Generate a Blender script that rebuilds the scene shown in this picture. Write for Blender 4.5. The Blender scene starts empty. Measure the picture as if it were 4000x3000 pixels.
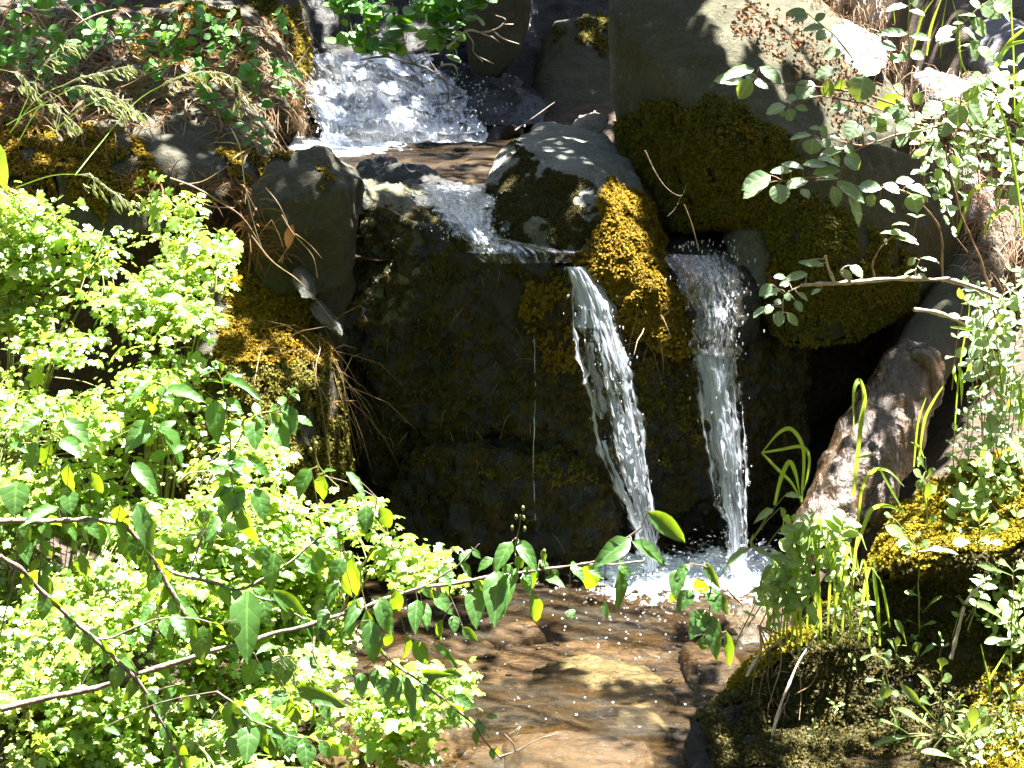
import bpy, bmesh, math
import numpy as np
from mathutils import Vector
R = math.radians
scene = bpy.context.scene
COL = scene.collection
rng = np.random.default_rng(7)

# ------------------------------------------------------------------ camera frame
CAM = np.array([0.0, -6.0, 2.2]); TGT = np.array([0.0, 0.0, 0.53]); FPX = 4777.0
fw = (TGT - CAM) / np.linalg.norm(TGT - CAM)
rt = np.array([1.0, 0, 0]); up = np.cross(rt, fw)
CU, CV = 1106.0, 829.5

def ray(u, v):
    return fw * FPX + rt * (u - CU) - up * (v - CV)
def P(u, v, Y):
    d = ray(u, v); return CAM + d * ((Y - CAM[1]) / d[1])
def PZ(u, v, z):
    d = ray(u, v); return CAM + d * ((z - CAM[2]) / d[2])
def proj(p):
    q = p - CAM; z = q @ fw
    return CU + FPX * (q @ rt) / z, CV - FPX * (q @ up) / z
def ppm(Y):                       # pixels per metre at depth Y
    return FPX / ((Y + 6.0) * 1.03)
def L(pts):
    return np.array([P(*p) for p in pts])

# ------------------------------------------------------------------ noise
def _hash(ix, iy, iz, s):
    h = (ix * 374761393 + iy * 668265263 + iz * 2147483647 + s * 974634777) & 0xFFFFFFFF
    h = ((h ^ (h >> 13)) * 1274126177) & 0xFFFFFFFF
    h = ((h ^ (h >> 16)) * 2246822519) & 0xFFFFFFFF
    return ((h ^ (h >> 15)) & 0xFFFFFF) / float(0xFFFFFF) * 2 - 1
def vnoise(p, s=0):
    i = np.floor(p).astype(np.int64); f = p - i
    f = f * f * f * (f * (f * 6 - 15) + 10)
    r = 0
    for dx in (0, 1):
        wx = f[:, 0] if dx else 1 - f[:, 0]
        for dy in (0, 1):
            wy = f[:, 1] if dy else 1 - f[:, 1]
            for dz in (0, 1):
                wz = f[:, 2] if dz else 1 - f[:, 2]
                r = r + wx * wy * wz * _hash(i[:, 0] + dx, i[:, 1] + dy, i[:, 2] + dz, s)
    return r
def fbm(p, octv=4, gain=.5, s=0):
    a, t, n = 1.0, 0.0, 0.0
    p = np.asarray(p, float)
    for k in range(octv):
        t = t + a * vnoise(p, s + k * 17); n += a; a *= gain; p = p * 2.03 + 3.7
    return t / n
def sstep(a, b, x):
    t = np.clip((x - a) / (b - a), 0, 1); return t * t * (3 - 2 * t)

# ------------------------------------------------------------------ mesh plumbing
def mesh_from(name, groups, smooth=True):
    """groups: list of (verts Nx3, faces MxK)."""
    vs, loops, starts = [], [], []
    off, ls = 0, 0
    for v, f in groups:
        if len(v) == 0 or len(f) == 0: continue
        vs.append(np.asarray(v, float)); f = np.asarray(f, np.int64)
        loops.append((f + off).ravel()); k = f.shape[1]
        starts.append(ls + np.arange(len(f)) * k); ls += f.size; off += len(v)
    me = bpy.data.meshes.new(name)
    V = np.concatenate(vs); Lp = np.concatenate(loops); S = np.concatenate(starts)
    me.vertices.add(len(V)); me.vertices.foreach_set('co', V.astype(np.float32).ravel())
    me.loops.add(len(Lp)); me.loops.foreach_set('vertex_index', Lp.astype(np.int32))
    me.polygons.add(len(S)); me.polygons.foreach_set('loop_start', S.astype(np.int32))
    if smooth: me.polygons.foreach_set('use_smooth', np.ones(len(S), bool))
    me.update(calc_edges=True); me.validate()
    return me
def tag(o, label=None, cat=None, group=None, kind=None):
    if label: o['label'] = label
    if cat: o['category'] = cat
    if group: o['group'] = group
    if kind: o['kind'] = kind
    return o
def link(name, me, mat, parent=None):
    o = bpy.data.objects.new(name, me); COL.objects.link(o)
    if mat: me.materials.append(mat)
    if parent is not None:
        o.parent = parent
        me.vertices.foreach_set('co', (co_of(me) - np.array(gloc(parent))).astype(np.float32).ravel()); me.update()
    return o
def gloc(o):
    l = Vector((0, 0, 0))
    while o is not None: l = l + o.location; o = o.parent
    return l
def co_of(me):
    a = np.empty(len(me.vertices) * 3, np.float32); me.vertices.foreach_get('co', a); return a.reshape(-1, 3).astype(float)
def empty(name, loc, label, cat, group=None):
    o = bpy.data.objects.new(name, None); COL.objects.link(o); o.location = Vector([float(c) for c in loc]); o.empty_display_size = .05
    return tag(o, label, cat, group)
def obj(name, groups, mat, parent=None, smooth=True):
    return link(name, mesh_from(name, groups, smooth), mat, parent)

def smooth_path(pts, n=8):
    """Catmull-Rom through points (rows may carry extra columns)."""
    p = np.asarray(pts, float)
    if len(p) < 3: 
        t = np.linspace(0, 1, n + 1)[:, None]; return p[0] * (1 - t) + p[-1] * t
    q = np.vstack([2 * p[0] - p[1], p, 2 * p[-1] - p[-2]]); out = []
    for i in range(1, len(q) - 2):
        for t in np.linspace(0, 1, n, endpoint=False):
            a, b, c, d = q[i - 1:i + 3]
            out.append(.5 * ((2 * b) + (c - a) * t + (2 * a - 5 * b + 4 * c - d) * t * t + (3 * b - a - 3 * c + d) * t ** 3))
    out.append(p[-1]); return np.array(out)
def tube(path, r, sides=6, wob=0.0):
    path = np.asarray(path, float); n = len(path)
    r = np.interp(np.linspace(0, 1, n), np.linspace(0, 1, len(np.atleast_1d(r))), np.atleast_1d(r))
    if wob: r = r * (1 + wob * vnoise(path * 60 + 3, 5))
    t = np.gradient(path, axis=0); t /= np.linalg.norm(t, axis=1)[:, None] + 1e-9
    ref = np.where(np.abs(t[:, 2:3]) > .9, [[1.0, 0, 0]], [[0, 0, 1.0]])
    a = np.cross(t, ref); a /= np.linalg.norm(a, axis=1)[:, None] + 1e-9; b = np.cross(t, a)
    th = np.linspace(0, 2 * np.pi, sides, endpoint=False)
    V = path[:, None] + r[:, None, None] * (np.cos(th)[None, :, None] * a[:, None] + np.sin(th)[None, :, None] * b[:, None])
    idx = np.arange(n * sides).reshape(n, sides)
    F = np.stack([idx[:-1], np.roll(idx[:-1], -1, 1), np.roll(idx[1:], -1, 1), idx[1:]], -1).reshape(-1, 4)
    V = np.vstack([V.reshape(-1, 3), path[0], path[-1]])
    g = [(V, F)]
    c0 = np.array([[n * sides, j, (j + 1) % sides] for j in range(sides)]); k = (n - 1) * sides
    c1 = np.array([[n * sides + 1, k + (j + 1) % sides, k + j] for j in range(sides)])
    return [(V, F), (V, np.vstack([c0, c1]))]
def instance(tv, tf, pos, X, Yd, Zd, size):
    """place template (verts, faces) at pos with frames; size scalar or (N,3)."""
    size = np.asarray(size, float)
    if size.ndim == 1: size = np.repeat(size[:, None], 3, 1)
    N, k = len(pos), len(tv)
    t = tv[None] * size[:, None]
    V = pos[:, None] + t[..., 0:1] * X[:, None] + t[..., 1:2] * Yd[:, None] + t[..., 2:3] * Zd[:, None]
    F = tf[None] + (np.arange(N) * k)[:, None, None]
    return V.reshape(-1, 3), F.reshape(-1, tf.shape[1])
def nrm(a): return a / (np.linalg.norm(a, axis=-1, keepdims=True) + 1e-9)
def frames(d, n):
    Yd = nrm(d); X = nrm(np.cross(Yd, n)); Z = np.cross(X, Yd); return X, Yd, Z

# leaf templates: base at origin, tip along +Y, upper face +Z
def ovate(w=.55, curve=.18, fold=.10, peak=.42, wave=0.0, rows=6, pw=.8):
    V, F = [], []
    for i, t in enumerate(np.linspace(0, 1, rows)):
        a = t / peak if t < peak else 1 - (t - peak) / (1 - peak)
        hw = .5 * w * (math.sin(min(a, 1) * math.pi / 2) ** pw) if 0 < t < 1 else .02 * w
        z = -curve * t * t; wv = wave * math.sin(i * 2.4)
        V += [(-hw, t, z + fold * hw * 2 + wv), (0, t, z), (hw, t, z + fold * hw * 2 - wv)]
    for i in range(rows - 1):
        b = i * 3
        F += [(b, b + 1, b + 4, b + 3), (b + 1, b + 2, b + 5, b + 4)]
    return np.array(V, float), np.array(F)
def lobed(lobes=5, depth=.38, spread=250, curl=.12):
    """palmate leaf outline round a hub; petiole attaches at origin."""
    c = np.array([0, .32]); V = [(0, .30, .06), (0, 0, 0)]
    n = lobes * 4
    for i in range(n + 1):
        th = R(-90 - 180 + (360 - spread) / 2 + spread * i / n)   # clockwise sweep
        a = R(-90) + R((360 - spread) / 2) + R(spread) * i / n
        ph = (i / n * lobes) % 1.0
        mid = 1 - abs(i / n * 2 - 1)
        r = (.42 + .26 * mid) * (1 - depth * (abs(ph - .5) * 2) ** 1.6) * (1 + .05 * math.cos(i * 2.1))
        V.append((math.cos(a) * r, c[1] + math.sin(a) * r, -curl * r * r * 1.5 + .04 * math.cos(i * 1.6)))
    F = [(0, i, i + 1) for i in range(2, n + 2)] + [(0, 1, 2), (0, n + 2, 1)]
    return np.array(V, float), np.array(F)
def spatula(w=.28):
    V, F = [], []
    prof = [(0, .05), (.3, .10), (.5, .22), (.68, .5), (.82, .5), (.93, .33), (1, .06)]
    for t, h in prof:
        z = .10 * math.sin(t * 2.2) - .12 * t * t
        V += [(-h * w * 2 * .5, t, z + h * .06), (0, t, z), (h * w * 2 * .5, t, z + h * .06)]
    for i in range(len(prof) - 1):
        b = i * 3; F += [(b, b + 1, b + 4, b + 3), (b + 1, b + 2, b + 5, b + 4)]
    return np.array(V, float), np.array(F)
OV = ovate(.55); OVW = ovate(.60, .30, .16, .38, wave=.035, rows=8); OVN = ovate(.36, .3, .2); RND = ovate(.82, .10, .06, .5, rows=8, pw=.6); SNW = ovate(.64, .20, .12, .46, .02, 9, .62)
LOB = lobed(5, .34, 265, .15); MAP = lobed(5, .55, 290, .05); SPA = spatula()
def blade(path, w, twist=0.0):
    """grass blade ribbon with a V fold; path Nx3, w width profile."""
    path = np.asarray(path); n = len(path); w = np.interp(np.linspace(0, 1, n), np.linspace(0, 1, len(w)), w)
    t = nrm(np.gradient(path, axis=0)); view = nrm(np.array([.3, -1, .45]))
    s = nrm(np.cross(t, view)); a = np.linspace(0, twist, n)[:, None]; b = np.cross(s, t)
    s2 = s * np.cos(a) + b * np.sin(a); nn = np.cross(s2, t)
    V = np.stack([path - s2 * w[:, None] / 2, path - nn * w[:, None] * .18, path + s2 * w[:, None] / 2], 1).reshape(-1, 3)
    i = np.arange(n - 1)[:, None] * 3
    F = np.vstack([i + [0, 1, 4, 3], i + [1, 2, 5, 4]])
    return V, F
SUNX, SUNY, SUNZ, SKY, EXPO = .16, .22, .96, .05, 3.45
SHADE = [([(1300, -40), (1515, -40), (1530, 110), (1660, 215), (1780, 310), (1990, 340), (2090, 420), (2060, 560), (1640, 700), (1570, 510), (1430, 400), (1345, 300)], .98), ([(560, -60), (1000, -60), (1000, 60), (640, 60)], .8),
         ([(1000, -40), (1320, -40), (1330, 280), (1180, 290), (1000, 240)], .98), ([(1130, 305), (1330, 312), (1365, 385), (1210, 390), (1120, 370)], .93, .05), ([(1960, -60), (2230, -60), (2230, 110), (1960, 100)], .9),
         ([(870, 100), (1220, 100), (1200, 300), (1080, 330), (900, 300)], .9), ([(640, 110), (880, 100), (900, 300), (690, 300)], .22), ([(800, 330), (1080, 330), (1030, 400), (800, 400)], .5), ([(-40, -40), (640, -40), (640, 120), (560, 240), (-40, 200)], .76), ([(-40, 200), (560, 240), (560, 420), (260, 440), (-40, 420)], .76),
         ([(540, 320), (790, 320), (790, 420), (540, 480)], .82), ([(420, 900), (560, 900), (700, 980), (760, 1060), (430, 1060)], .7),
         ([(780, 430), (920, 450), (960, 560), (1240, 600), (1240, 640), (760, 640)], .9), ([(1050, 410), (1180, 400), (1260, 470), (1240, 540), (1080, 540)], .9),
         ([(1880, 540), (2140, 540), (2010, 800), (1880, 800)], .98), ([(1780, 780), (2000, 780), (1900, 960), (1800, 960)], .6, .05),
         ([(1000, 1480), (1480, 1490), (1480, 1560), (1040, 1580)], .85, .05), ([(1500, 1480), (1660, 1470), (1600, 1700), (1440, 1700)], .93, .05), ([(720, 1380), (1040, 1400), (1000, 1500), (720, 1500)], .6), ([(740, 1280), (1050, 1280), (1000, 1420), (740, 1420)], .5), ([(1640, 1590), (2060, 1590), (2060, 1700), (1640, 1700)], .4, .05)]
# ------------------------------------------------------------------ materials
def new_mat(name):
    m = bpy.data.materials.new(name); m.use_nodes = True; nt = m.node_tree; nt.nodes.clear()
    out = nt.nodes.new('ShaderNodeOutputMaterial'); return m, nt, out
def N(nt, t, **kw):
    n = nt.nodes.new('ShaderNode' + t)
    for k, v in kw.items():
        if hasattr(n, k): setattr(n, k, v)
        else: n.inputs[k].default_value = v
    return n
def noise(nt, vec, scale, detail=6, rough=.55, dist=0.0):
    n = N(nt, 'TexNoise'); n.inputs['Scale'].default_value = scale; n.inputs['Detail'].default_value = detail
    n.inputs['Roughness'].default_value = rough; n.inputs['Distortion'].default_value = dist
    if vec is not None: nt.links.new(vec, n.inputs['Vector'])
    return n.outputs['Fac']
def ramp(nt, fac, stops):
    r = N(nt, 'ValToRGB'); cr = r.color_ramp
    while len(cr.elements) < len(stops): cr.elements.new(.5)
    for e, (p, c) in zip(cr.elements, stops):
        e.position = p; e.color = (*c, 1) if len(c) == 3 else (c[0], c[0], c[0], 1)
    nt.links.new(fac, r.inputs['Fac']); return r.outputs['Color']
def mixc(nt, fac, a, b):
    m = N(nt, 'Mix'); m.data_type = 'RGBA'
    for s, v in ((m.inputs[0], fac), (m.inputs[6], a), (m.inputs[7], b)):
        if hasattr(v, 'links'): nt.links.new(v, s)
        else: s.default_value = v if not isinstance(v, tuple) else ((*v, 1) if len(v) == 3 else v)
    return m.outputs[2]
def math_(nt, op, a, b=0.0):
    m = N(nt, 'Math'); m.operation = op
    for s, v in ((m.inputs[0], a), (m.inputs[1], b)):
        if hasattr(v, 'links'): nt.links.new(v, s)
        else: s.default_value = v
    return m.outputs[0]
def bump(nt, h, strength, dist):
    b = N(nt, 'Bump'); b.inputs['Strength'].default_value = strength; b.inputs['Distance'].default_value = dist
    nt.links.new(h, b.inputs['Height']); return b.outputs['Normal']

def rock_mat(name, c1, c2, c3, rough=.8, lichen=.5, spec=.4, scale=1.0, bmp=.9, cavity=None):
    m, nt, out = new_mat(name); tc = N(nt, 'TexCoord').outputs['Object']
    big = noise(nt, tc, 3.2 * scale, 8, .6); mid = noise(nt, tc, 13 * scale, 9, .68, .4); fine = noise(nt, tc, 55 * scale, 8, .7)
    col = ramp(nt, math_(nt, 'ADD', math_(nt, 'MULTIPLY', big, .55), math_(nt, 'MULTIPLY', mid, .45)), [(.34, c1), (.5, tuple(.5 * (a + b) for a, b in zip(c1, c2))), (.66, c2)])
    spots = ramp(nt, noise(nt, tc, 22 * scale, 7, .65, .8), [(lichen, (0,)), (lichen + .05, (1,))])
    col = mixc(nt, math_(nt, 'MULTIPLY', spots, .75), col, c3)
    col = mixc(nt, ramp(nt, fine, [(.35, (.55,)), (.62, (0,))]), col, tuple(x * .45 for x in c1))
    b = N(nt, 'BsdfPrincipled'); nt.links.new(col, b.inputs['Base Color']); b.inputs['Specular IOR Level'].default_value = spec
    nt.links.new(ramp(nt, mid, [(.3, (max(.05, rough - .2),)), (.7, (min(1, rough + .15),))]), b.inputs['Roughness'])
    h = math_(nt, 'ADD', math_(nt, 'MULTIPLY', mid, .6), math_(nt, 'MULTIPLY', fine, .3))
    nt.links.new(bump(nt, h, bmp, .02), b.inputs['Normal']); nt.links.new(b.outputs[0], out.inputs[0]); return m

def wall_mat(name, at, rad):
    m = rock_mat(name, (.004, .005, .0035), (.014, .014, .009), (.018, .022, .011), .36, .58, .4, 1.3, 1.0); nt = m.node_tree
    bs = [n for n in nt.nodes if n.type == 'BSDF_PRINCIPLED'][0]; old = bs.inputs['Base Color'].links[0].from_socket; tc = N(nt, 'TexCoord').outputs['Object']
    mp = N(nt, 'Mapping'); mp.inputs['Scale'].default_value = (9, 9, 1.6); nt.links.new(tc, mp.inputs['Vector']); run = noise(nt, mp.outputs[0], 2.2, 7, .7, .5)
    col = mixc(nt, ramp(nt, run, [(.48, (0,)), (.62, (.8,))]), old, (.020, .016, .008))
    col = mixc(nt, ramp(nt, noise(nt, tc, 6, 7, .7, .6), [(.54, (0,)), (.62, (.7,))]), col, (.012, .019, .008))
    d = N(nt, 'VectorMath'); d.operation = 'SUBTRACT'; nt.links.new(tc, d.inputs[0]); d.inputs[1].default_value = at
    s = N(nt, 'VectorMath'); s.operation = 'MULTIPLY'; nt.links.new(d.outputs[0], s.inputs[0]); s.inputs[1].default_value = [1 / q for q in rad]
    l = N(nt, 'VectorMath'); l.operation = 'LENGTH'; nt.links.new(s.outputs[0], l.inputs[0])
    k = math_(nt, 'ADD', l.outputs['Value'], math_(nt, 'MULTIPLY', math_(nt, 'SUBTRACT', noise(nt, tc, 9, 6, .65), .5), 3.2))
    pc = ramp(nt, noise(nt, tc, 30, 7, .7), [(.3, (.03, .028, .012)), (.55, (.11, .10, .045)), (.7, (.17, .155, .085))])
    col = mixc(nt, ramp(nt, k, [(.85, (.9,)), (1.0, (0,))]), col, pc); nt.links.new(col, bs.inputs['Base Color'])
    rg = ramp(nt, run, [(.35, (.16,)), (.65, (.6,))]); nt.links.new(rg, bs.inputs['Roughness']); return m
def leaf_mat(name, cols, trans=(.16, .30, .02), tfac=.4, rough=.38, spec=.5, vein=False):
    m, nt, out = new_mat(name); g = N(nt, 'NewGeometry').outputs['Random Per Island']
    tc = N(nt, 'TexCoord').outputs['Object']
    k = len(cols); col = ramp(nt, g, [(i / max(1, k - 1), c) for i, c in enumerate(cols)])
    col = mixc(nt, math_(nt, 'MULTIPLY', noise(nt, tc, 55, 4), .5), col, tuple(x * .55 for x in cols[0]))
    b = N(nt, 'BsdfPrincipled'); nt.links.new(col, b.inputs['Base Color']); b.inputs['Roughness'].default_value = rough
    b.inputs['Specular IOR Level'].default_value = spec
    hgt = noise(nt, tc, 90, 3)
    if vein:                                     # midrib and side veins from the leaf's own coordinates
        at = N(nt, 'Attribute'); at.attribute_name = 'luv'; sp = N(nt, 'SeparateXYZ'); nt.links.new(at.outputs['Vector'], sp.inputs[0])
        ax = math_(nt, 'ABSOLUTE', sp.outputs[0]); ph = math_(nt, 'SUBTRACT', sp.outputs[1], math_(nt, 'MULTIPLY', ax, .85))
        sv = math_(nt, 'POWER', math_(nt, 'ABSOLUTE', math_(nt, 'SINE', math_(nt, 'MULTIPLY', ph, 13.0))), .6)
        mid = ramp(nt, ax, [(.008, (1,)), (.03, (0,))]); hgt = math_(nt, 'ADD', math_(nt, 'MULTIPLY', hgt, .5), math_(nt, 'MULTIPLY', sv, .30))
        col = mixc(nt, math_(nt, 'MULTIPLY', mid, .45), col, tuple(min(1, x * 2.2) for x in cols[-1])); nt.links.new(col, b.inputs['Base Color'])
    nt.links.new(bump(nt, hgt, .45, .004), b.inputs['Normal'])
    t = N(nt, 'BsdfTranslucent'); tcol = mixc(nt, g, trans, tuple(x * .7 for x in trans)); nt.links.new(tcol, t.inputs['Color'])
    mx = N(nt, 'MixShader'); mx.inputs[0].default_value = tfac
    nt.links.new(b.outputs[0], mx.inputs[1]); nt.links.new(t.outputs[0], mx.inputs[2]); nt.links.new(mx.outputs[0], out.inputs[0]); return m

def plain_mat(name, c1, c2, rough=.7, scale=30, spec=.3, bmp=.4):
    m, nt, out = new_mat(name); tc = N(nt, 'TexCoord').outputs['Object']
    n = noise(nt, tc, scale, 6, .6); b = N(nt, 'BsdfPrincipled'); nt.links.new(ramp(nt, n, [(.35, c1), (.65, c2)]), b.inputs['Base Color'])
    b.inputs['Roughness'].default_value = rough; b.inputs['Specular IOR Level'].default_value = spec
    nt.links.new(bump(nt, n, bmp, .006), b.inputs['Normal']); nt.links.new(b.outputs[0], out.inputs[0]); return m

def water_mat(name, tint=(.93, .90, .82), rough=.04, bscale=60, bstr=.3, foam=None, bdist=.01, murk=None):
    """clear water: Fresnel between reflection and a tinted see-through; optional foam where attribute 'foam' is high."""
    m, nt, out = new_mat(name); tc = N(nt, 'TexCoord').outputs['Object']
    h = math_(nt, 'ADD', noise(nt, tc, bscale, 3, .5, .6), math_(nt, 'MULTIPLY', noise(nt, tc, bscale * .33, 2), .8))
    nb = bump(nt, h, bstr, bdist)
    gl = N(nt, 'BsdfGlossy'); gl.inputs['Roughness'].default_value = rough; nt.links.new(nb, gl.inputs['Normal'])
    tr = N(nt, 'BsdfTransparent'); tr.inputs['Color'].default_value = (*tint, 1)
    fr = N(nt, 'Fresnel'); fr.inputs['IOR'].default_value = 1.33; nt.links.new(nb, fr.inputs['Normal'])
    mx = N(nt, 'MixShader'); nt.links.new(fr.outputs[0], mx.inputs[0]); nt.links.new(tr.outputs[0], mx.inputs[1]); nt.links.new(gl.outputs[0], mx.inputs[2])
    last = mx.outputs[0]
    if murk is not None:                         # bubbles and silt carried in the current
        mp = N(nt, 'Mapping'); mp.inputs['Scale'].default_value = (1, 2.6, 1); nt.links.new(tc, mp.inputs['Vector'])
        df = N(nt, 'BsdfDiffuse'); nt.links.new(ramp(nt, noise(nt, mp.outputs[0], 4, 5, .6, .6), [(.4, murk[0]), (.6, murk[1])]), df.inputs['Color']); nt.links.new(nb, df.inputs['Normal'])
        mk = N(nt, 'MixShader'); nt.links.new(ramp(nt, noise(nt, mp.outputs[0], 7, 6, .65, 1.0), [(.36, (.06,)), (.66, (murk[2],))]), mk.inputs[0]); nt.links.new(last, mk.inputs[1]); nt.links.new(df.outputs[0], mk.inputs[2]); last = mk.outputs[0]
    if foam is not None:
        at = N(nt, 'Attribute'); at.attribute_name = 'foam'
        fo = N(nt, 'BsdfPrincipled'); fo.inputs['Base Color'].default_value = (.82, .86, .9, 1); fo.inputs['Roughness'].default_value = .25
        nt.links.new(nb, fo.inputs['Normal'])
        fn = noise(nt, tc, foam, 5, .65, .5)
        k = ramp(nt, math_(nt, 'SUBTRACT', math_(nt, 'ADD', fn, at.outputs['Fac']), .5), [(.5, (0,)), (.68, (1,))])
        m2 = N(nt, 'MixShader'); nt.links.new(k, m2.inputs[0]); nt.links.new(last, m2.inputs[1]); nt.links.new(fo.outputs[0], m2.inputs[2]); last = m2.outputs[0]
    nt.links.new(last, out.inputs[0]); return m

def fall_mat(name, cover=.5, su=30, sv=3.5):
    """falling water: white streaks stretched along the flow (UV) over clear water."""
    m, nt, out = new_mat(name); uv = N(nt, 'UVMap').outputs[0]
    mp = N(nt, 'Mapping'); mp.inputs['Scale'].default_value = (su, sv, 1); nt.links.new(uv, mp.inputs['Vector'])
    st = noise(nt, mp.outputs[0], 1.0, 6, .66, .35)
    mp2 = N(nt, 'Mapping'); mp2.inputs['Scale'].default_value = (su * 2.4, sv * 2, 1); nt.links.new(uv, mp2.inputs['Vector'])
    st2 = noise(nt, mp2.outputs[0], 1.0, 4, .6, .3)
    at = N(nt, 'Attribute'); at.attribute_name = 'foam'
    hh = math_(nt, 'ADD', math_(nt, 'MULTIPLY', st, .74), math_(nt, 'MULTIPLY', st2, .26))
    nb = bump(nt, hh, .9, .012)
    k = ramp(nt, math_(nt, 'ADD', hh, math_(nt, 'SUBTRACT', at.outputs['Fac'], .5)), [(.59 - cover * .24, (0,)), (.79 - cover * .24, (1,))])
    wh = N(nt, 'BsdfPrincipled'); wh.inputs['Base Color'].default_value = (.78, .83, .92, 1); wh.inputs['Roughness'].default_value = .18
    wh.inputs['Specular IOR Level'].default_value = .7
    nt.links.new(nb, wh.inputs['Normal'])
    tl = N(nt, 'BsdfTranslucent'); tl.inputs['Color'].default_value = (.82, .87, .95, 1)
    a = N(nt, 'MixShader'); a.inputs[0].default_value = .5; nt.links.new(wh.outputs[0], a.inputs[1]); nt.links.new(tl.outputs[0], a.inputs[2])
    gl = N(nt, 'BsdfGlossy'); gl.inputs['Roughness'].default_value = .08; nt.links.new(nb, gl.inputs['Normal'])
    tr = N(nt, 'BsdfTransparent'); tr.inputs['Color'].default_value = (.93, .95, .96, 1)
    fr = N(nt, 'Fresnel'); fr.inputs['IOR'].default_value = 1.33; nt.links.new(nb, fr.inputs['Normal'])
    c = N(nt, 'MixShader'); nt.links.new(fr.outputs[0], c.inputs[0]); nt.links.new(tr.outputs[0], c.inputs[1]); nt.links.new(gl.outputs[0], c.inputs[2])
    z = N(nt, 'MixShader'); nt.links.new(k, z.inputs[0]); nt.links.new(c.outputs[0], z.inputs[1]); nt.links.new(a.outputs[0], z.inputs[2])
    nt.links.new(z.outputs[0], out.inputs[0]); return m

M = {}
M['grey'] = rock_mat('grey_stone', (.07, .073, .062), (.145, .145, .125), (.21, .21, .18), .85, .58, .4, 1.4, 1.0)
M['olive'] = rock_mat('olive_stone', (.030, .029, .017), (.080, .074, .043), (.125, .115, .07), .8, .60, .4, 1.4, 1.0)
M['pale'] = rock_mat('pale_stone', (.17, .155, .125), (.28, .26, .22), (.12, .10, .07), .85, .60)
M['lilac'] = rock_mat('lilac_grey_stone', (.13, .125, .135), (.21, .205, .22), (.14, .075, .035), .85, .60)
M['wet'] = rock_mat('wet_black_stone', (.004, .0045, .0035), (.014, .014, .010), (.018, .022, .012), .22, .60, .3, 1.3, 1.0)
M['wetbrown'] = rock_mat('wet_brown_stone', (.018, .011, .006), (.07, .042, .018), (.04, .03, .02), .25, .62, .6)
M['earth'] = rock_mat('dark_mossy_earth', (.012, .010, .006), (.05, .038, .018), (.07, .07, .02), .8, .52, .3, 1.6, 1.0)
M['cap'] = rock_mat('pale_grey_stone', (.12, .125, .105), (.25, .25, .22), (.32, .32, .28), .85, .56, .4, 1.5, 1.0)
M['boulder'] = rock_mat('lichened_boulder', (.038, .036, .017), (.092, .086, .046), (.15, .14, .095), .85, .60, .35, 1.5, 1.0)
M['patch'] = rock_mat('olive_lichen_stone', (.05, .048, .022), (.13, .12, .055), (.17, .16, .09), .75, .55)
M['amber'] = rock_mat('amber_stone', (.04, .020, .005), (.10, .055, .015), (.018, .010, .004), .5, .56)
M['yellowstone'] = rock_mat('yellow_stone', (.10, .075, .028), (.19, .15, .065), (.05, .036, .015), .5, .64)
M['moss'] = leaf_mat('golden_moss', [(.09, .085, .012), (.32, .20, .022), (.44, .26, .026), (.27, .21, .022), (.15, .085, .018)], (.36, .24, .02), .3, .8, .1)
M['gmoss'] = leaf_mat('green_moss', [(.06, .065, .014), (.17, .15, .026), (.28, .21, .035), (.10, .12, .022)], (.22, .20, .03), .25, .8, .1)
M['omoss'] = leaf_mat('olive_brown_and_shade_moss', [(.014, .014, .006), (.075, .065, .016), (.045, .050, .012), (.13, .11, .02), (.05, .028, .010)], (.10, .09, .015), .2, .7, .2)  # olive-brown moss; on the mound front its dark colour stands in for shade
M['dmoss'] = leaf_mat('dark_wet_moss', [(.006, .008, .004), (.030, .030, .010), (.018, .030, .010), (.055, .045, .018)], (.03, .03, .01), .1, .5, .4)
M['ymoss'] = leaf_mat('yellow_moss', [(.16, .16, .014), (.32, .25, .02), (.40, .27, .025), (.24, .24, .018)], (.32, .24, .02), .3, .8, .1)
M['mossbase'] = plain_mat('moss_underlayer', (.02, .018, .006), (.07, .05, .012), .95, 60, .1, .8)
M['currant'] = leaf_mat('currant_leaf', [(.10, .22, .03), (.20, .37, .05), (.15, .27, .08), (.29, .41, .05), (.34, .39, .03), (.18, .32, .07), (.38, .38, .08)], (.46, .66, .05), .46, .33, 1.0)
M['honey'] = leaf_mat('honeysuckle_leaf', [(.04, .11, .02), (.06, .15, .03), (.075, .17, .04)], (.30, .46, .01), .40, .34, .6, True)
M['snow'] = leaf_mat('snowberry_leaf', [(.13, .21, .10), (.18, .27, .14), (.22, .31, .17)], (.40, .50, .04), .33, .34, .8, True)
M['round'] = leaf_mat('round_leaf', [(.06, .19, .03), (.09, .24, .045), (.12, .28, .07)], (.24, .46, .02), .40, .4, .5, True)
M['herb'] = leaf_mat('herb_leaf', [(.13, .22, .07), (.18, .28, .09), (.22, .32, .10)], (.38, .48, .03), .38, .42, .5, True)
M['grass'] = leaf_mat('green_grass', [(.12, .26, .03), (.20, .34, .04), (.26, .38, .06)], (.66, .86, .07), .56, .4, .5)
M['darkcrown'] = leaf_mat('dark_crown_leaf', [(.012, .024, .008), (.022, .038, .012)], (.03, .05, .01), .10, .6, .2)  # leaves of the unseen shade crowns, kept dark to cut bounced light
M['seed'] = leaf_mat('pale_seed', [(.30, .36, .16), (.40, .42, .22), (.48, .48, .30)], (.4, .45, .15), .3, .45, .5)
M['straw'] = leaf_mat('dry_straw', [(.22, .13, .06), (.34, .22, .10), (.42, .31, .18), (.16, .08, .03)], (.3, .18, .06), .2, .6, .3)
M['needle'] = leaf_mat('dry_needle', [(.34, .20, .12), (.46, .33, .22), (.22, .10, .05), (.50, .40, .30)], (.3, .18, .08), .15, .6, .3)
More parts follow.
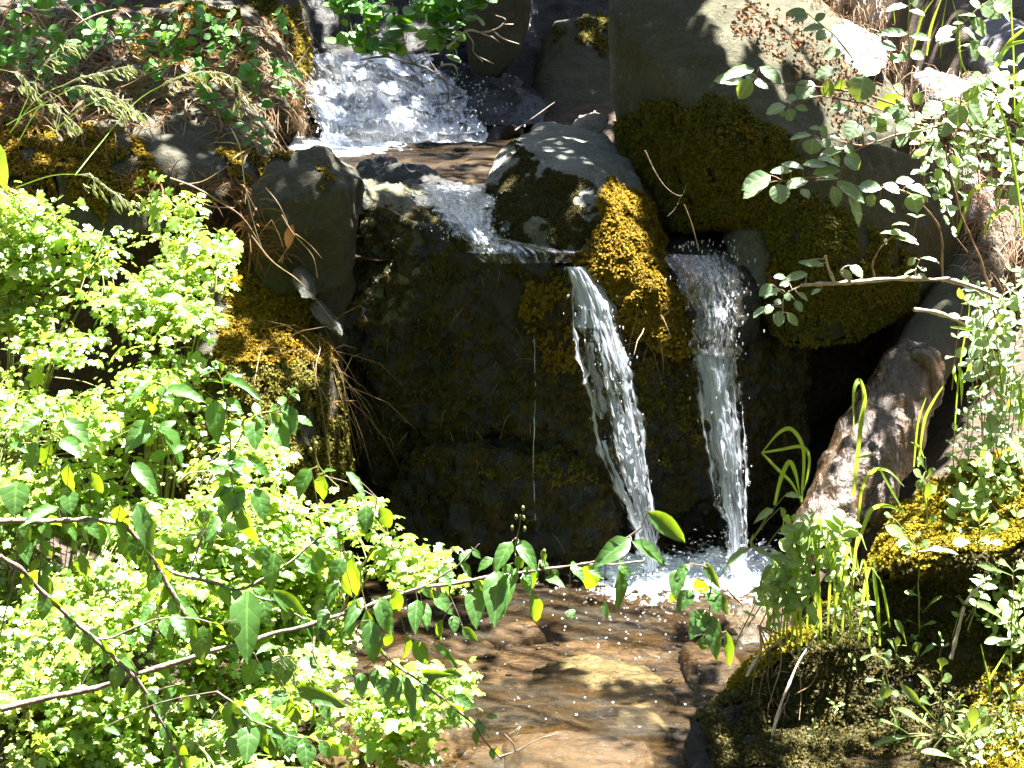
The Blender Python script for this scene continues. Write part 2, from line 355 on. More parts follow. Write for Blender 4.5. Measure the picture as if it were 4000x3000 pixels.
M['yleaf'] = leaf_mat('fallen_yellow_leaf', [(.65, .36, .01), (.7, .42, .02)], (.7, .4, .01), .4, .5, .3)
M['deadleaf'] = leaf_mat('dead_leaf', [(.20, .10, .05), (.30, .15, .07), (.13, .06, .03)], (.2, .09, .03), .2, .7, .2)
M['bark'] = plain_mat('grey_bark', (.10, .075, .055), (.24, .19, .15), .7, 60, .3, .8)
M['palebark'] = plain_mat('pale_bark', (.34, .25, .18), (.55, .46, .38), .6, 70, .3, .6)
M['stem'] = plain_mat('green_stem', (.14, .16, .05), (.26, .26, .09), .6, 50)
M['redstem'] = plain_mat('reddish_stem', (.16, .09, .05), (.28, .17, .09), .6, 50)
# ------------------------------------------------------------------ terrain
def ground_h(x, y):
    x = np.asarray(x, float); y = np.asarray(y, float)
    yc = .38 + .55 * sstep(.55, 1.0, x)
    zb = -.14 + .03 * y.clip(-9, 0) + 1.0 * sstep(yc, yc + .3, y) + .10 * sstep(1.45, 1.7, y) + .10 * sstep(1.5, 2.0, y) + .55 * (y - 2.7).clip(0, 50)
    xl = -.42 + .10 * sstep(-1.5, -2.6, y) - .25 * sstep(-.9, .1, y)
    lf = .47 * (xl - x).clip(0, 1.4) + .42 * (xl - x - 1.4).clip(0, 40) - .14 + .03 * y.clip(-9, 0) - .02
    xr = .62 - .05 * (y + 1).clip(-2, 1) + .75 * sstep(-.85, -1.2, y)
    rg = .62 * (x - xr).clip(0, 1.2) + .45 * (x - xr - 1.2).clip(0, 40) - .14 + .03 * y.clip(-9, 0) - .02
    sr = sstep(.9, 1.5, x) * sstep(.55, .95, y); rb = (1.05 + .35 * (y - .5).clip(0, 60)) * sr - .6 * (1 - sr)
    sl = sstep(-.55, -.95, x) * sstep(.15, .6, y); lb = (.98 + .22 * (y - .2).clip(0, 60) + .12 * (-.9 - x).clip(0, 20)) * sl - .6 * (1 - sl)
    h = np.maximum.reduce([zb, lf, rg, rb, lb])
    h = np.maximum(h, (1.1 * (-8.6 - y)).clip(-1, 13)); h = np.maximum(h, (.9 * (np.abs(x) - 5.5) + .8).clip(-1, 13))  # unseen steep slopes behind and beside the camera, added to block low sky
    p = np.stack([x, y, h * 0], -1).reshape(-1, 3)
    n = fbm(p * 2.2, 5, .55, 31).reshape(h.shape) * .09 + fbm(p * .35, 3, .5, 8).reshape(h.shape) * .25 * sstep(2.5, 8, np.hypot(x, y))
    return h + n * np.where(h < .02, .45, 1.0)
def axis(a, b, step, far):
    core = np.arange(a, b + 1e-6, step); out, d = [], step
    lo, hi = [], []; q = core[0]
    while q > -far: d *= 1.25; q -= d; lo.append(q)
    d = step; q = core[-1]
    while q < far: d *= 1.25; q += d; hi.append(q)
    return np.concatenate([lo[::-1], core, hi])
gx = axis(-2.2, 2.2, .024, 38); gy = axis(-3.2, 3.4, .024, 42)
GX, GY = np.meshgrid(gx, gy); GZ = ground_h(GX, GY)
nx, ny = len(gx), len(gy)
idx = np.arange(nx * ny).reshape(ny, nx)
GF = np.stack([idx[:-1, :-1], idx[:-1, 1:], idx[1:, 1:], idx[1:, :-1]], -1).reshape(-1, 4)
m, nt, out = new_mat('streambank_soil'); tc = N(nt, 'TexCoord').outputs['Object']
sep = N(nt, 'SeparateXYZ'); nt.links.new(tc, sep.inputs[0])
a = noise(nt, tc, 7, 8, .65); b = noise(nt, tc, 45, 7, .7)
soil = ramp(nt, b, [(.3, (.016, .012, .007)), (.5, (.055, .036, .02)), (.72, (.13, .09, .05))])
peb = N(nt, 'TexVoronoi'); peb.inputs['Scale'].default_value = 14; nt.links.new(tc, peb.inputs['Vector'])
st = N(nt, 'Mapping'); st.inputs['Scale'].default_value = (1, 2.2, 1); nt.links.new(tc, st.inputs['Vector']); sv = st.outputs[0]
bed = ramp(nt, noise(nt, sv, 5, 8, .68, .8), [(.34, (.009, .006, .002)), (.46, (.055, .026, .006)), (.56, (.100, .055, .014)), (.68, (.040, .025, .009))])
bed = mixc(nt, ramp(nt, noise(nt, sv, 34, 7, .72, .6), [(.46, (0,)), (.58, (.85,))]), bed, (.016, .011, .006))  # fine dark mottling in the bed colour imitates ripples on the water above
bed = mixc(nt, ramp(nt, noise(nt, sv, 2.1, 5, .65), [(.48, (0,)), (.58, (.9,))]), bed, (.009, .008, .006))
tcd = N(nt, 'VectorMath'); tcd.operation = 'LENGTH'; nt.links.new(tc, tcd.inputs[0])
soil = mixc(nt, ramp(nt, math_(nt, 'MULTIPLY', tcd.outputs['Value'], .1), [(.5, (0,)), (.75, (1,))]), soil, (.022, .034, .012))  # dark forest green over the added outer slopes
low = ramp(nt, sep.outputs['Z'], [(.0, (1,)), (.06, (0,))])
bs = N(nt, 'BsdfPrincipled'); nt.links.new(mixc(nt, low, soil, bed), bs.inputs['Base Color']); bs.inputs['Roughness'].default_value = .85
nt.links.new(bump(nt, math_(nt, 'ADD', b, a), .8, .02), bs.inputs['Normal']); nt.links.new(bs.outputs[0], out.inputs[0])
ground = obj('ground', [(np.stack([GX, GY, GZ], -1).reshape(-1, 3), GF)], m); tag(ground, 'brown soil banks and stony stream bed', None, None, 'structure')

# ------------------------------------------------------------------ rocks
def rock_mesh(name, hulls, vox=.014, it=4, amp=.018, freq=5, seed=1, ridge=.5, fine=.004):
    me = bpy.data.meshes.new(name + '_tmp'); bm = bmesh.new()
    for h in hulls:
        vs = [bm.verts.new(P(*q) if len(q) == 3 else q[:3]) for q in h]
        r = bmesh.ops.convex_hull(bm, input=vs)
        junk = [g for g in r['geom_interior'] if isinstance(g, bmesh.types.BMVert)]
        bmesh.ops.delete(bm, geom=junk, context='VERTS')
    bm.to_mesh(me); bm.free()
    t = bpy.data.objects.new('tmp', me); COL.objects.link(t)
    rm = t.modifiers.new('r', 'REMESH'); rm.mode = 'VOXEL'; rm.voxel_size = vox
    sm = t.modifiers.new('s', 'SMOOTH'); sm.factor = .5; sm.iterations = it
    dg = bpy.context.evaluated_depsgraph_get(); dg.update()
    res = bpy.data.meshes.new_from_object(t.evaluated_get(dg)); res.name = name
    bpy.data.objects.remove(t); bpy.data.meshes.remove(me)
    co = co_of(res); nn = np.empty(len(co) * 3, np.float32); res.vertices.foreach_get('normal', nn); nn = nn.reshape(-1, 3)
    d = fbm(co * freq, 4, .5, seed)
    rg = 1 - 2 * np.abs(fbm(co * freq * .8 + 9, 4, .55, seed + 50))
    co = co + nn * (amp * (d + ridge * (rg - .6)) + fine * (fbm(co * freq * 9, 3, .6, seed + 90) + .9 * (.35 - np.abs(fbm(co * freq * 3.1 + 4, 3, .6, seed + 70)) * 2)))[:, None]
    res.vertices.foreach_set('co', co.astype(np.float32).ravel()); res.materials.clear()
    res.polygons.foreach_set('use_smooth', np.ones(len(res.polygons), bool)); res.update(); return res
def inside(u, v, poly):
    poly = np.asarray(poly, float); c = np.zeros(len(u), bool); j = len(poly) - 1
    for i in range(len(poly)):
        xi, yi = poly[i]; xj, yj = poly[j]
        c ^= ((yi > v) != (yj > v)) & (u < (xj - xi) * (v - yi) / (yj - yi + 1e-9) + xi); j = i
    return c
def tris_of(me, base=None):
    me.calc_loop_triangles(); t = np.empty(len(me.loop_triangles) * 3, np.int32); me.loop_triangles.foreach_get('vertices', t)
    return co_of(me) + (0 if base is None else np.asarray(base)), t.reshape(-1, 3)
def moss_on(tri, regions, dens, size=(.006, .013), lump=.02, droop=.7, seed=3, cut=-.25, up_only=None, wid=.42):
    """tufts scattered on the part of a rock that lies inside the regions; returns (tufts, underlay)."""
    r = np.random.default_rng(seed); co, t = tri; A, B, C = co[t[:, 0]], co[t[:, 1]], co[t[:, 2]]
    nf = np.cross(B - A, C - A); ar = np.linalg.norm(nf, axis=1) / 2; nf = nrm(nf); ce = (A + B + C) / 3
    jit = fbm(ce * 9, 3, .6, seed + 4)
    u, v = proj(ce); j1 = jit * 26; j2 = fbm(ce * 8 + 5, 3, .6, seed + 9) * 26
    ok = np.zeros(len(ce), bool)
    thin = np.zeros(len(ce), bool)
    for pl in regions: ok |= inside(u + j1, v + j2, pl); thin |= inside(u + 2.6 * j1, v + 2.6 * j2, pl)
    if up_only is not None: ok &= nf[:, 2] + .5 * jit > up_only
    ok &= fbm(ce * 14 + 2, 3, .6, seed + 20) > cut
    ok &= (nf @ (CAM - TGT) > -2.5)
    thin &= ~ok & (fbm(ce * 22 + 6, 2, .6, seed + 41) > -.05)
    wt = np.where(ok, 1.0, np.where(thin, .22, 0)); sel = np.where(ok)[0]
    if len(sel) == 0: return None, None
    lumpv = lambda p: (fbm(p * 26, 3, .5, seed + 33) * .5 + .5).clip(0, 1)
    aw = ar * wt; n = int(aw.sum() * dens * 1.5); pick = r.choice(len(ar), n, p=aw / aw.sum())
    s, q = np.sqrt(r.random(n)), r.random(n)
    pos = A[pick] * (1 - s)[:, None] + B[pick] * (s * (1 - q))[:, None] + C[pick] * (s * q)[:, None]
    lp = lumpv(pos); nn = nf[pick]
    pos = pos + nn * np.where(ok[pick], 1, .12)[:, None] * (lump * lp * (.55 + .5 * r.random(n)))[:, None]
    d = nn * .8 + np.array([0, 0, -droop]) * (.4 + r.random(n))[:, None] + r.normal(0, .45, (n, 3))
    X, Yd, Z = frames(d, nn + r.normal(0, .5, (n, 3)) + [0, 0, .3])
    tv = np.array([(0, 0, 0), (-wid, .5, .08), (0, 1, -.12), (wid, .5, .08)], float); tf = np.array([(0, 3, 2, 1)])
    g = instance(tv, tf, pos, X, Yd, Z, r.uniform(size[0], size[1], n) * .78 * (.7 + .6 * lp) * np.where(ok[pick], 1, .7))
    ids, inv = np.unique(t[sel], return_inverse=True); uc = co[ids]
    un = np.zeros_like(uc); np.add.at(un, inv.reshape(-1, 3)[:, 0], nf[sel]); np.add.at(un, inv.reshape(-1, 3)[:, 1], nf[sel]); np.add.at(un, inv.reshape(-1, 3)[:, 2], nf[sel])
    base = uc + nrm(un) * (lump * .62 * lumpv(uc) - .001)[:, None]
    return g, (base, inv.reshape(-1, 3))
def rock(name, label, hulls, mat, moss=None, cat='rock', group=None, **kw):
    me = rock_mesh(name, hulls, **kw); o = link(name, me, M[mat]); tag(o, label, cat, group)
    if moss:
        tri = tris_of(me)
        for mm in (moss if isinstance(moss, list) else [moss]):
            mm = dict(mm); mt = mm.pop('mat', 'moss'); g, bse = moss_on(tri, **mm)
            if g is None: continue
            c = obj('moss', [g], M[mt], o, smooth=False); bs_ = mesh_from('b', [bse])
            # the tufts and the mat they grow from are one part with two materials
            c.data.materials.append(M['mossbase'])
            bm = bmesh.new(); bm.from_mesh(c.data); k = len(bm.faces); bm.from_mesh(bs_); bm.faces.ensure_lookup_table()
            for f in bm.faces[k:]: f.material_index = 1; f.smooth = True
            bm.to_mesh(c.data); bm.free(); bpy.data.meshes.remove(bs_)
    return o
def box_hull(front, back_dy, shrink=.0):
    """front outline [(u,v,Y)], extruded back by back_dy along world Y (real thickness)."""
    return list(front) + [tuple(P(*q) + np.array([0, back_dy, 0])) + (0,) for q in front]

M['wall'] = wall_mat('wet_cliff', tuple(float(q) for q in P(835, 525, .1)), (.115, .6, .22))
wall = rock('cliff_rock', 'tall dark wet rock face behind the two falls, overhung and streaked',
    [box_hull([(744, 430, .28), (800, 406, .54), (930, 446, .28), (1000, 524, .10), (1120, 548, .08), (1245, 590, .07), (1500, 700, .16), (1740, 700, .34), (750, 1000, .22), (742, 700, .13), (1250, 900, .12), (1500, 1000, .22), (1740, 1000, .40), (1300, 1000, .16), (760, 1280, .30), (1300, 1280, .16), (1700, 1280, .4)], .5),
     box_hull([(860, 985, .12), (1010, 970, .05), (1200, 1000, .06), (1330, 1040, .06), (820, 1260, .1), (1000, 1285, -.02), (1320, 1285, -.02)], .3)],
    'wall', vox=.011, it=2, amp=.042, freq=5, seed=11, ridge=1.0, fine=.014,
    moss=[dict(mat='dmoss', regions=[[(745, 440), (940, 450), (1240, 600), (1500, 720), (1740, 720), (1740, 1250), (780, 1250), (740, 900)]], dens=11000, droop=1.6, size=(.006, .017), lump=.004, seed=4, cut=-.22, wid=.2),
          dict(regions=[[(1140, 590), (1245, 580), (1240, 790), (1190, 800), (1150, 740), (1120, 660)]], dens=90000, droop=1.3, size=(.006, .014), lump=.03, seed=5, cut=-.05, wid=.28),
          dict(mat='gmoss', regions=[[(1380, 760), (1500, 760), (1500, 960), (1420, 1010), (1385, 900)], [(830, 960), (1250, 975), (1330, 1030), (1180, 1040), (1000, 1010)]], dens=45000, droop=1.4, size=(.006, .014), lump=.02, seed=6, cut=.02, wid=.28)])
rock('rock', 'brown-grey boulder with dappled light on its rounded cap, left of the upper pool',
    [[(542, 405, -.02), (575, 365, .02), (640, 326, .12), (700, 322, .2), (760, 345, .2), (788, 385, .12), (742, 420, -.02), (700, 380, -.03), (600, 440, -.12), (545, 470, -.08), (560, 700, .0), (735, 620, .05), (740, 900, .15), (620, 980, .1), (650, 420, .7), (760, 430, .7), (600, 700, .7)]],
    'olive', vox=.011, it=3, amp=.03, freq=7, seed=13, ridge=.9,
    moss=[dict(regions=[[(690, 340), (730, 340), (720, 420), (700, 420)], [(560, 330), (640, 320), (600, 360)]], dens=60000, size=(.005, .01), seed=8, cut=.0)])
rock('rock', 'lumpy moss-covered boulder with hanging dry grass, left of the dark rock face',
    [[(486, 500, .12), (540, 512, .10), (600, 590, .04), (665, 680, -.04), (712, 770, -.10), (735, 880, -.14), (760, 1070, -.15), (420, 1070, -.46), (410, 760, -.30), (450, 600, .0), (500, 640, -.10), (560, 760, -.26), (590, 860, -.36), (620, 1000, -.42), (735, 1260, -.02), (430, 1300, -.36), (600, 1300, -.30), (520, 620, .5), (700, 900, .5), (460, 900, .5)]],
    'olive', vox=.013, it=6, amp=.035, freq=5, seed=14,
    moss=[dict(mat='moss', regions=[[(470, 480), (545, 500), (620, 590), (715, 760), (700, 800), (600, 780), (470, 790)]], dens=150000, seed=9, lump=.034),
          dict(mat='gmoss', regions=[[(400, 700), (470, 770), (600, 760), (705, 780), (745, 900), (770, 1080), (400, 1080)]], dens=60000, seed=10, lump=.03, cut=-.15, droop=1.1)])
rock('rock', 'grey flat-topped boulder mid-stream with a golden moss flank beside the left fall',
    [[(1030, 402, .42), (1068, 342, .55), (1110, 290, .8), (1180, 266, 1.0), (1262, 276, .9), (1318, 302, .75), (1362, 345, .52), (1390, 410, .40), (1300, 385, .30), (1215, 365, .28), (1120, 330, .45), (1090, 420, .26), (1140, 470, .2), (1300, 470, .2), (1060, 480, .5), (1250, 480, 1.2), (1150, 450, 1.2)],
     [(1300, 385, .30), (1388, 415, .40), (1425, 500, .34), (1460, 580, .28), (1495, 655, .2), (1512, 740, .10), (1465, 752, .02), (1372, 715, .0), (1300, 600, .04), (1245, 540, .08), (1180, 470, .16), (1290, 470, .12), (1400, 600, .05), (1440, 690, .04), (1450, 760, .3), (1300, 620, .5)],
     [(1062, 450, .18), (1090, 412, .22), (1140, 400, .26), (1185, 430, .2), (1260, 470, .12), (1240, 545, .05), (1090, 540, .08), (1070, 500, .12), (1150, 470, .08), (1150, 520, .5)]],
    'cap', vox=.010, it=3, amp=.022, freq=6, seed=15, ridge=.6,
    moss=[dict(mat='moss', regions=[[(1300, 388), (1388, 410), (1440, 540), (1500, 650), (1520, 760), (1440, 770), (1360, 735), (1300, 640), (1250, 560), (1290, 470)]], dens=190000, seed=21, lump=.036, cut=-.5, droop=.9, size=(.006, .013)),
          dict(mat='omoss', regions=[[(1170, 420), (1300, 440), (1330, 540), (1290, 520), (1180, 470)], [(1085, 335), (1120, 312), (1190, 365), (1295, 392), (1325, 480), (1250, 545), (1090, 545), (1058, 440), (1050, 400)]], dens=80000, seed=22, lump=.012, cut=-.02, size=(.004, .009))])
rock('rock', 'small pale sunlit rock with a pointed tip behind the mid-stream boulder',
    [box_hull([(1238, 282, .95), (1255, 262, 1.0), (1290, 252, 1.05), (1322, 268, 1.0), (1300, 292, .95), (1245, 296, .93)], .15)], 'pale', vox=.009, it=3, amp=.012, freq=10, seed=16)
big = rock('boulder', 'huge grey boulder on the right, mossy across its belly, lit at its top edge',
    [[(1316, -60, .75), (1316, 25, .60), (1330, 130, .60), (1340, 270, .62), (1352, 360, .62), (1450, 335, .36), (1560, 300, .16), (1700, 320, .2), (1530, 40, .46), (1700, 60, .78), (1850, 90, .86), (1910, 135, .80), (1680, 220, .36), (1800, 250, .44), (1960, 290, .52), (1990, 330, .6), (1720, -60, 1.0), (1560, -60, .8), (1450, 490, .38), (1560, 470, .22), (1720, 480, .22), (1410, 480, .62), (1900, 400, 1.6), (1450, 400, 1.7), (1350, 0, 1.6), (1530, -60, .60)],
     [(1640, 460, .24), (1720, 330, .22), (1900, 300, .32), (2000, 340, .5), (2090, 420, .62), (2100, 560, .6), (1990, 640, .36), (1920, 690, .28), (1800, 740, .2), (1700, 740, .2), (1640, 660, .24), (1760, 560, .12), (1880, 560, .16), (2060, 560, 1.2), (1700, 640, 1.2)]],
    'boulder', vox=.014, it=5, amp=.026, freq=3.2, seed=17, ridge=.5,
    moss=[dict(mat='gmoss', regions=[[(1332, 270), (1400, 220), (1480, 235), (1530, 210), (1620, 250), (1700, 270), (1730, 330), (1730, 470), (1620, 500), (1560, 510), (1420, 500), (1380, 450), (1340, 360)]], dens=90000, seed=31, lump=.026, cut=-.35),
          dict(mat='gmoss', regions=[[(1660, 440), (1760, 430), (1850, 460), (1960, 520), (1980, 620), (1960, 680), (1800, 760), (1690, 740), (1630, 650)]], dens=80000, seed=32, lump=.028, cut=-.3, droop=1.0),
          dict(mat='moss', regions=[[(1580, 255), (1630, 245), (1640, 300), (1590, 310)]], dens=90000, seed=33, lump=.03, cut=-.3)])
rock('rock', 'rounded lilac-grey rock on the sunny bank behind the snowberry leaves',
    [box_hull([(1800, 60, .75), (1860, 62, .78), (1910, 100, .75), (1925, 150, .65), (1860, 170, .6), (1790, 120, .65)], .35)], 'lilac', vox=.012, it=5, amp=.015, freq=8, seed=18)
rock('rock', 'lilac-grey rock at the right edge of the frame among tall grass',
    [box_hull([(2120, 150, .95), (2150, 85, 1.0), (2215, 60, 1.0), (2300, 90, 1.0), (2300, 190, .9), (2140, 185, .9)], .4)], 'lilac', vox=.012, it=5, amp=.015, freq=8, seed=19)
rock('rock', 'small grey pebbly rock half hidden in straw on the right bank',
    [box_hull([(1985, 175, .8), (2030, 160, .85), (2090, 180, .85), (2100, 215, .78), (2000, 225, .75)], .2)], 'lilac', vox=.012, it=5, amp=.012, freq=8, seed=23)
rock('rock', 'bluish grey stone on the right bank under the arching stem',
    [box_hull([(2065, 410, .62), (2110, 380, .65), (2150, 430, .65), (2140, 500, .58), (2080, 480, .56)], .2)], 'lilac', vox=.012, it=5, amp=.012, freq=8, seed=24)
rock('rock', 'speckled grey rock at the head of the right fall with spray over it',
    [box_hull([(1575, 545, .2), (1600, 492, .24), (1640, 474, .26), (1680, 520, .25), (1692, 600, .2), (1650, 640, .14), (1600, 630, .12)], .3)], 'grey', vox=.011, it=4, amp=.02, freq=9, seed=20,
    moss=[dict(regions=[[(1670, 520), (1720, 510), (1730, 620), (1660, 620)]], dens=100000, seed=34, lump=.03)])
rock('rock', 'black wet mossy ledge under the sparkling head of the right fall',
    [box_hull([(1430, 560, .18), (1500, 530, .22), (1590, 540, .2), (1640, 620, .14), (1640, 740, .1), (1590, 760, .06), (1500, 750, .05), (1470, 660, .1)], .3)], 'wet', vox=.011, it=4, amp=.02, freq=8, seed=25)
# behind the upper pool
rock('rock', 'olive-grey upright rock behind the overhanging green branch at the top',
    [box_hull([(1010, -60, 1.9), (1140, -60, 1.95), (1145, 20, 1.95), (1120, 110, 1.9), (1080, 170, 1.85), (1020, 180, 1.85), (1000, 60, 1.85)], .6)], 'olive', vox=.016, it=5, amp=.02, freq=5, seed=26)
rock('rock', 'dark round rock with a mossy crown in the shaded gap behind the pool',
    [box_hull([(1150, 120, 2.2), (1200, 50, 2.2), (1290, 40, 2.2), (1350, 60, 2.2), (1360, 200, 2.0), (1330, 290, 1.8), (1190, 280, 1.75), (1150, 220, 1.9)], .6)], 'olive', vox=.016, it=5, amp=.02, freq=5, seed=27,
    moss=[dict(mat='gmoss', regions=[[(1190, 60), (1290, 30), (1340, 60), (1300, 130), (1220, 110)]], dens=30000, seed=35, cut=-.1)])
rock('rock', 'black wet stone at the dim right end of the upper cascade',
    [box_hull([(1000, 235, 1.65), (1040, 190, 1.8), (1120, 185, 1.8), (1190, 230, 1.7), (1180, 275, 1.55), (1040, 280, 1.5)], .4)], 'wet', vox=.014, it=4, amp=.02, freq=6, seed=28)
# upper left bank
rock('rock', 'grey stone with bright leaf-light patches on the left bank above the hump',
    [box_hull([(268, 300, .1), (330, 245, .25), (420, 235, .3), (500, 275, .25), (560, 330, .15), (560, 420, .0), (460, 430, -.02), (330, 400, 0), (280, 360, .05)], .5)], 'olive', vox=.013, it=4, amp=.03, freq=6, seed=29, ridge=.9,
    moss=[dict(regions=[[(420, 260), (510, 300), (570, 340), (540, 420), (480, 350)]], dens=60000, seed=36, cut=.0)])
rock('rock', 'dark mossy boulder low on the left bank behind the grass seed heads',
    [box_hull([(115, 370, -.05), (150, 300, .05), (220, 278, .1), (300, 320, .1), (350, 370, .02), (360, 500, -.08), (200, 540, -.1), (120, 480, -.1)], .5)], 'olive', vox=.013, it=5, amp=.02, freq=6, seed=30,
    moss=[dict(mat='moss', regions=[[(115, 330), (180, 270), (260, 285), (330, 350), (350, 430), (240, 480), (120, 420)]], dens=90000, seed=37, lump=.03)])
rock('rock', 'flat grey stone with pale sunlit ledge in the dry grass of the left bank',
    [box_hull([(150, 215, .5), (200, 160, .6), (330, 150, .7), (390, 170, .65), (380, 240, .5), (260, 280, .42), (160, 270, .42)], .5)], 'grey', vox=.013, it=4, amp=.025, freq=6, seed=38)
rock('rock', 'bank boulder buried under golden moss and straw at the upper left',
    [box_hull([(270, 120, 1.0), (300, 40, 1.2), (400, 10, 1.3), (520, 30, 1.3), (600, 110, 1.15), (620, 240, .8), (480, 250, .7), (300, 210, .8)], .6)], 'olive', vox=.016, it=5, amp=.03, freq=5, seed=39,
    moss=[dict(mat='moss', regions=[[(290, 130), (330, 40), (420, 10), (510, 40), (560, 130), (480, 200), (330, 190)]], dens=70000, seed=40, lump=.03, cut=-.1)])
rock('rock', 'upright rock draped in bright golden moss at the left of the upper cascade',
    [box_hull([(520, -60, 1.7), (600, -60, 1.75), (630, 20, 1.7), (655, 110, 1.6), (640, 190, 1.4), (580, 220, 1.3), (540, 100, 1.5)], .6)], 'olive', vox=.016, it=5, amp=.03, freq=5, seed=41,
    moss=[dict(mat='ymoss', regions=[[(560, -40), (620, 0), (660, 110), (640, 200), (590, 170), (600, 60)]], dens=70000, seed=42, lump=.035, cut=-.1),
          dict(mat='gmoss', regions=[[(510, -60), (590, -40), (600, 120), (560, 160)]], dens=40000, seed=43, lump=.03)])
rock('rock', 'dark rock in deep shade at the top left corner behind dead twigs',
    [box_hull([(-40, 60, 1.1), (0, 10, 1.2), (130, 20, 1.2), (210, 90, 1.1), (220, 180, .9), (60, 200, .8), (-40, 180, .9)], .5)], 'olive', vox=.016, it=5, amp=.03, freq=5, seed=44)
rock('rock', 'straw-coloured mossy knob at the left edge under the grass stalks',
    [box_hull([(-30, 200, .35), (40, 190, .4), (80, 260, .3), (110, 340, .1), (90, 430, -.05), (-30, 440, -.05)], .4)], 'olive', vox=.013, it=5, amp=.02, freq=6, seed=45,
    moss=[dict(mat='moss', regions=[[(-30, 200), (60, 190), (120, 340), (100, 440), (-30, 440)]], dens=60000, seed=46, lump=.03)])
rock('rock', 'small bleached stone wedged at the crest of the moss-covered boulder',
    [box_hull([(628, 600, -.12), (650, 582, -.1), (672, 610, -.1), (680, 650, -.14), (650, 650, -.17)], .1)], 'grey', vox=.007, it=3, amp=.01, freq=12, seed=47)
rock('rock', 'thin pale stone sliver by the dark cleft left of the rock face',
    [box_hull([(668, 668, -.1), (690, 660, -.08), (735, 710, -.05), (738, 728, -.06), (680, 690, -.12)], .08)], 'grey', vox=.006, it=2, amp=.006, freq=12, seed=48)
# pool edge
rock('rock', 'wet brown rock breaking the foam at the foot of the left fall',
    [[(1335, 1296, -.20), (1375, 1258, -.15), (1420, 1240, -.12), (1462, 1262, -.12), (1478, 1310, -.18), (1440, 1320, -.24), (1360, 1318, -.26), (1400, 1330, .0)]], 'wetbrown', vox=.008, it=3, amp=.01, freq=10, seed=49)
rock('rock', 'dark wet rock at the right edge of the plunge pool beside the log foot',
    [[(1555, 1330, -.28), (1600, 1275, -.2), (1655, 1240, -.2), (1730, 1230, -.15), (1760, 1330, -.3), (1690, 1390, -.4), (1600, 1400, -.42), (1660, 1300, .0)]], 'wetbrown', vox=.009, it=3, amp=.016, freq=9, seed=50)
rock('rock', 'black glistening rock foot at the lower right waterline',
    [[(1470, 1640, -1.38), (1500, 1560, -1.28), (1560, 1490, -1.15), (1640, 1480, -1.1), (1700, 1700, -1.4), (1480, 1720, -1.45), (1600, 1600, -.8)]], 'wet', vox=.009, it=3, amp=.034, freq=9, seed=51, ridge=.9, fine=.006,
    moss=[dict(mat='omoss', regions=[[(1500, 1540), (1600, 1470), (1700, 1480), (1700, 1700), (1560, 1700)]], dens=60000, seed=151, lump=.014, cut=-.1)])
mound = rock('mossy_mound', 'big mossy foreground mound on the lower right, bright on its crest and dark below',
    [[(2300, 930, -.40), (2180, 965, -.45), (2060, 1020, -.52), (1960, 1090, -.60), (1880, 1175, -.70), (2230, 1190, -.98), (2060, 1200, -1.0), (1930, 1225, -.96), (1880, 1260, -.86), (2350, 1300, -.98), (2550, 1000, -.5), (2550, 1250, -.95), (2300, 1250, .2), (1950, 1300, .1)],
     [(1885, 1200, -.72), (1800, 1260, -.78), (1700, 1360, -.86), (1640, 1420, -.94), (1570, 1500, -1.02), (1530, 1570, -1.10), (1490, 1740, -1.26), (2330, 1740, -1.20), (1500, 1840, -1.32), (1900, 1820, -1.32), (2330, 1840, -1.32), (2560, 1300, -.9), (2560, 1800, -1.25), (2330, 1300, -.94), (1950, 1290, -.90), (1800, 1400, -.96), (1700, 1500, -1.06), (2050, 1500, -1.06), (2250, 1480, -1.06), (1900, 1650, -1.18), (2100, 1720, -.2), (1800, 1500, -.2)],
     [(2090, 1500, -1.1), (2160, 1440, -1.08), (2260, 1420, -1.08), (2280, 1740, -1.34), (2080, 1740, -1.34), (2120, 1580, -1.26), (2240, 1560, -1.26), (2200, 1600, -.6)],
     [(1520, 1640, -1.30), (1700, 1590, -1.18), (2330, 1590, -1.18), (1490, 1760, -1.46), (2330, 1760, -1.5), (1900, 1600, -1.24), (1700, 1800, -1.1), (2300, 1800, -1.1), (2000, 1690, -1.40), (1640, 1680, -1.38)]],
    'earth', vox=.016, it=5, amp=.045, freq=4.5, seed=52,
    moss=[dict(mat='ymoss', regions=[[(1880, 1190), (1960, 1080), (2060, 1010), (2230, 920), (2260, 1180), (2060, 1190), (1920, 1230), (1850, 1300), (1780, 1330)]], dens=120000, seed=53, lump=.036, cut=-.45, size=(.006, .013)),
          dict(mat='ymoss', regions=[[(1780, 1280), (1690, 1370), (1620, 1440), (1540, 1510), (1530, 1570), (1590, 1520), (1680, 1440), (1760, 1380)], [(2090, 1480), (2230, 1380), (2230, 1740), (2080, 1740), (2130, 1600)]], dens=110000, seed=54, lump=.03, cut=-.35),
          dict(mat='omoss', regions=[[(1830, 1230), (2230, 1190), (2230, 1600), (2050, 1700), (1800, 1700), (1600, 1700), (1600, 1500), (1760, 1400)]], dens=60000, seed=55, lump=.03, cut=-.38)])  # front moss given a darker colour in place of shade below the crest
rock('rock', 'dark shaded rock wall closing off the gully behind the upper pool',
    [[(560, -90, 2.6), (1360, -90, 2.6), (1360, 120, 2.3), (1200, 230, 2.0), (1000, 190, 2.05), (820, 120, 2.1), (650, 130, 2.0), (560, 80, 2.2), (700, 100, 3.2), (1250, 100, 3.2), (950, 60, 2.15), (1150, 90, 2.3)]], 'wet', vox=.02, it=3, amp=.06, freq=4, seed=57, ridge=.9, fine=.008)
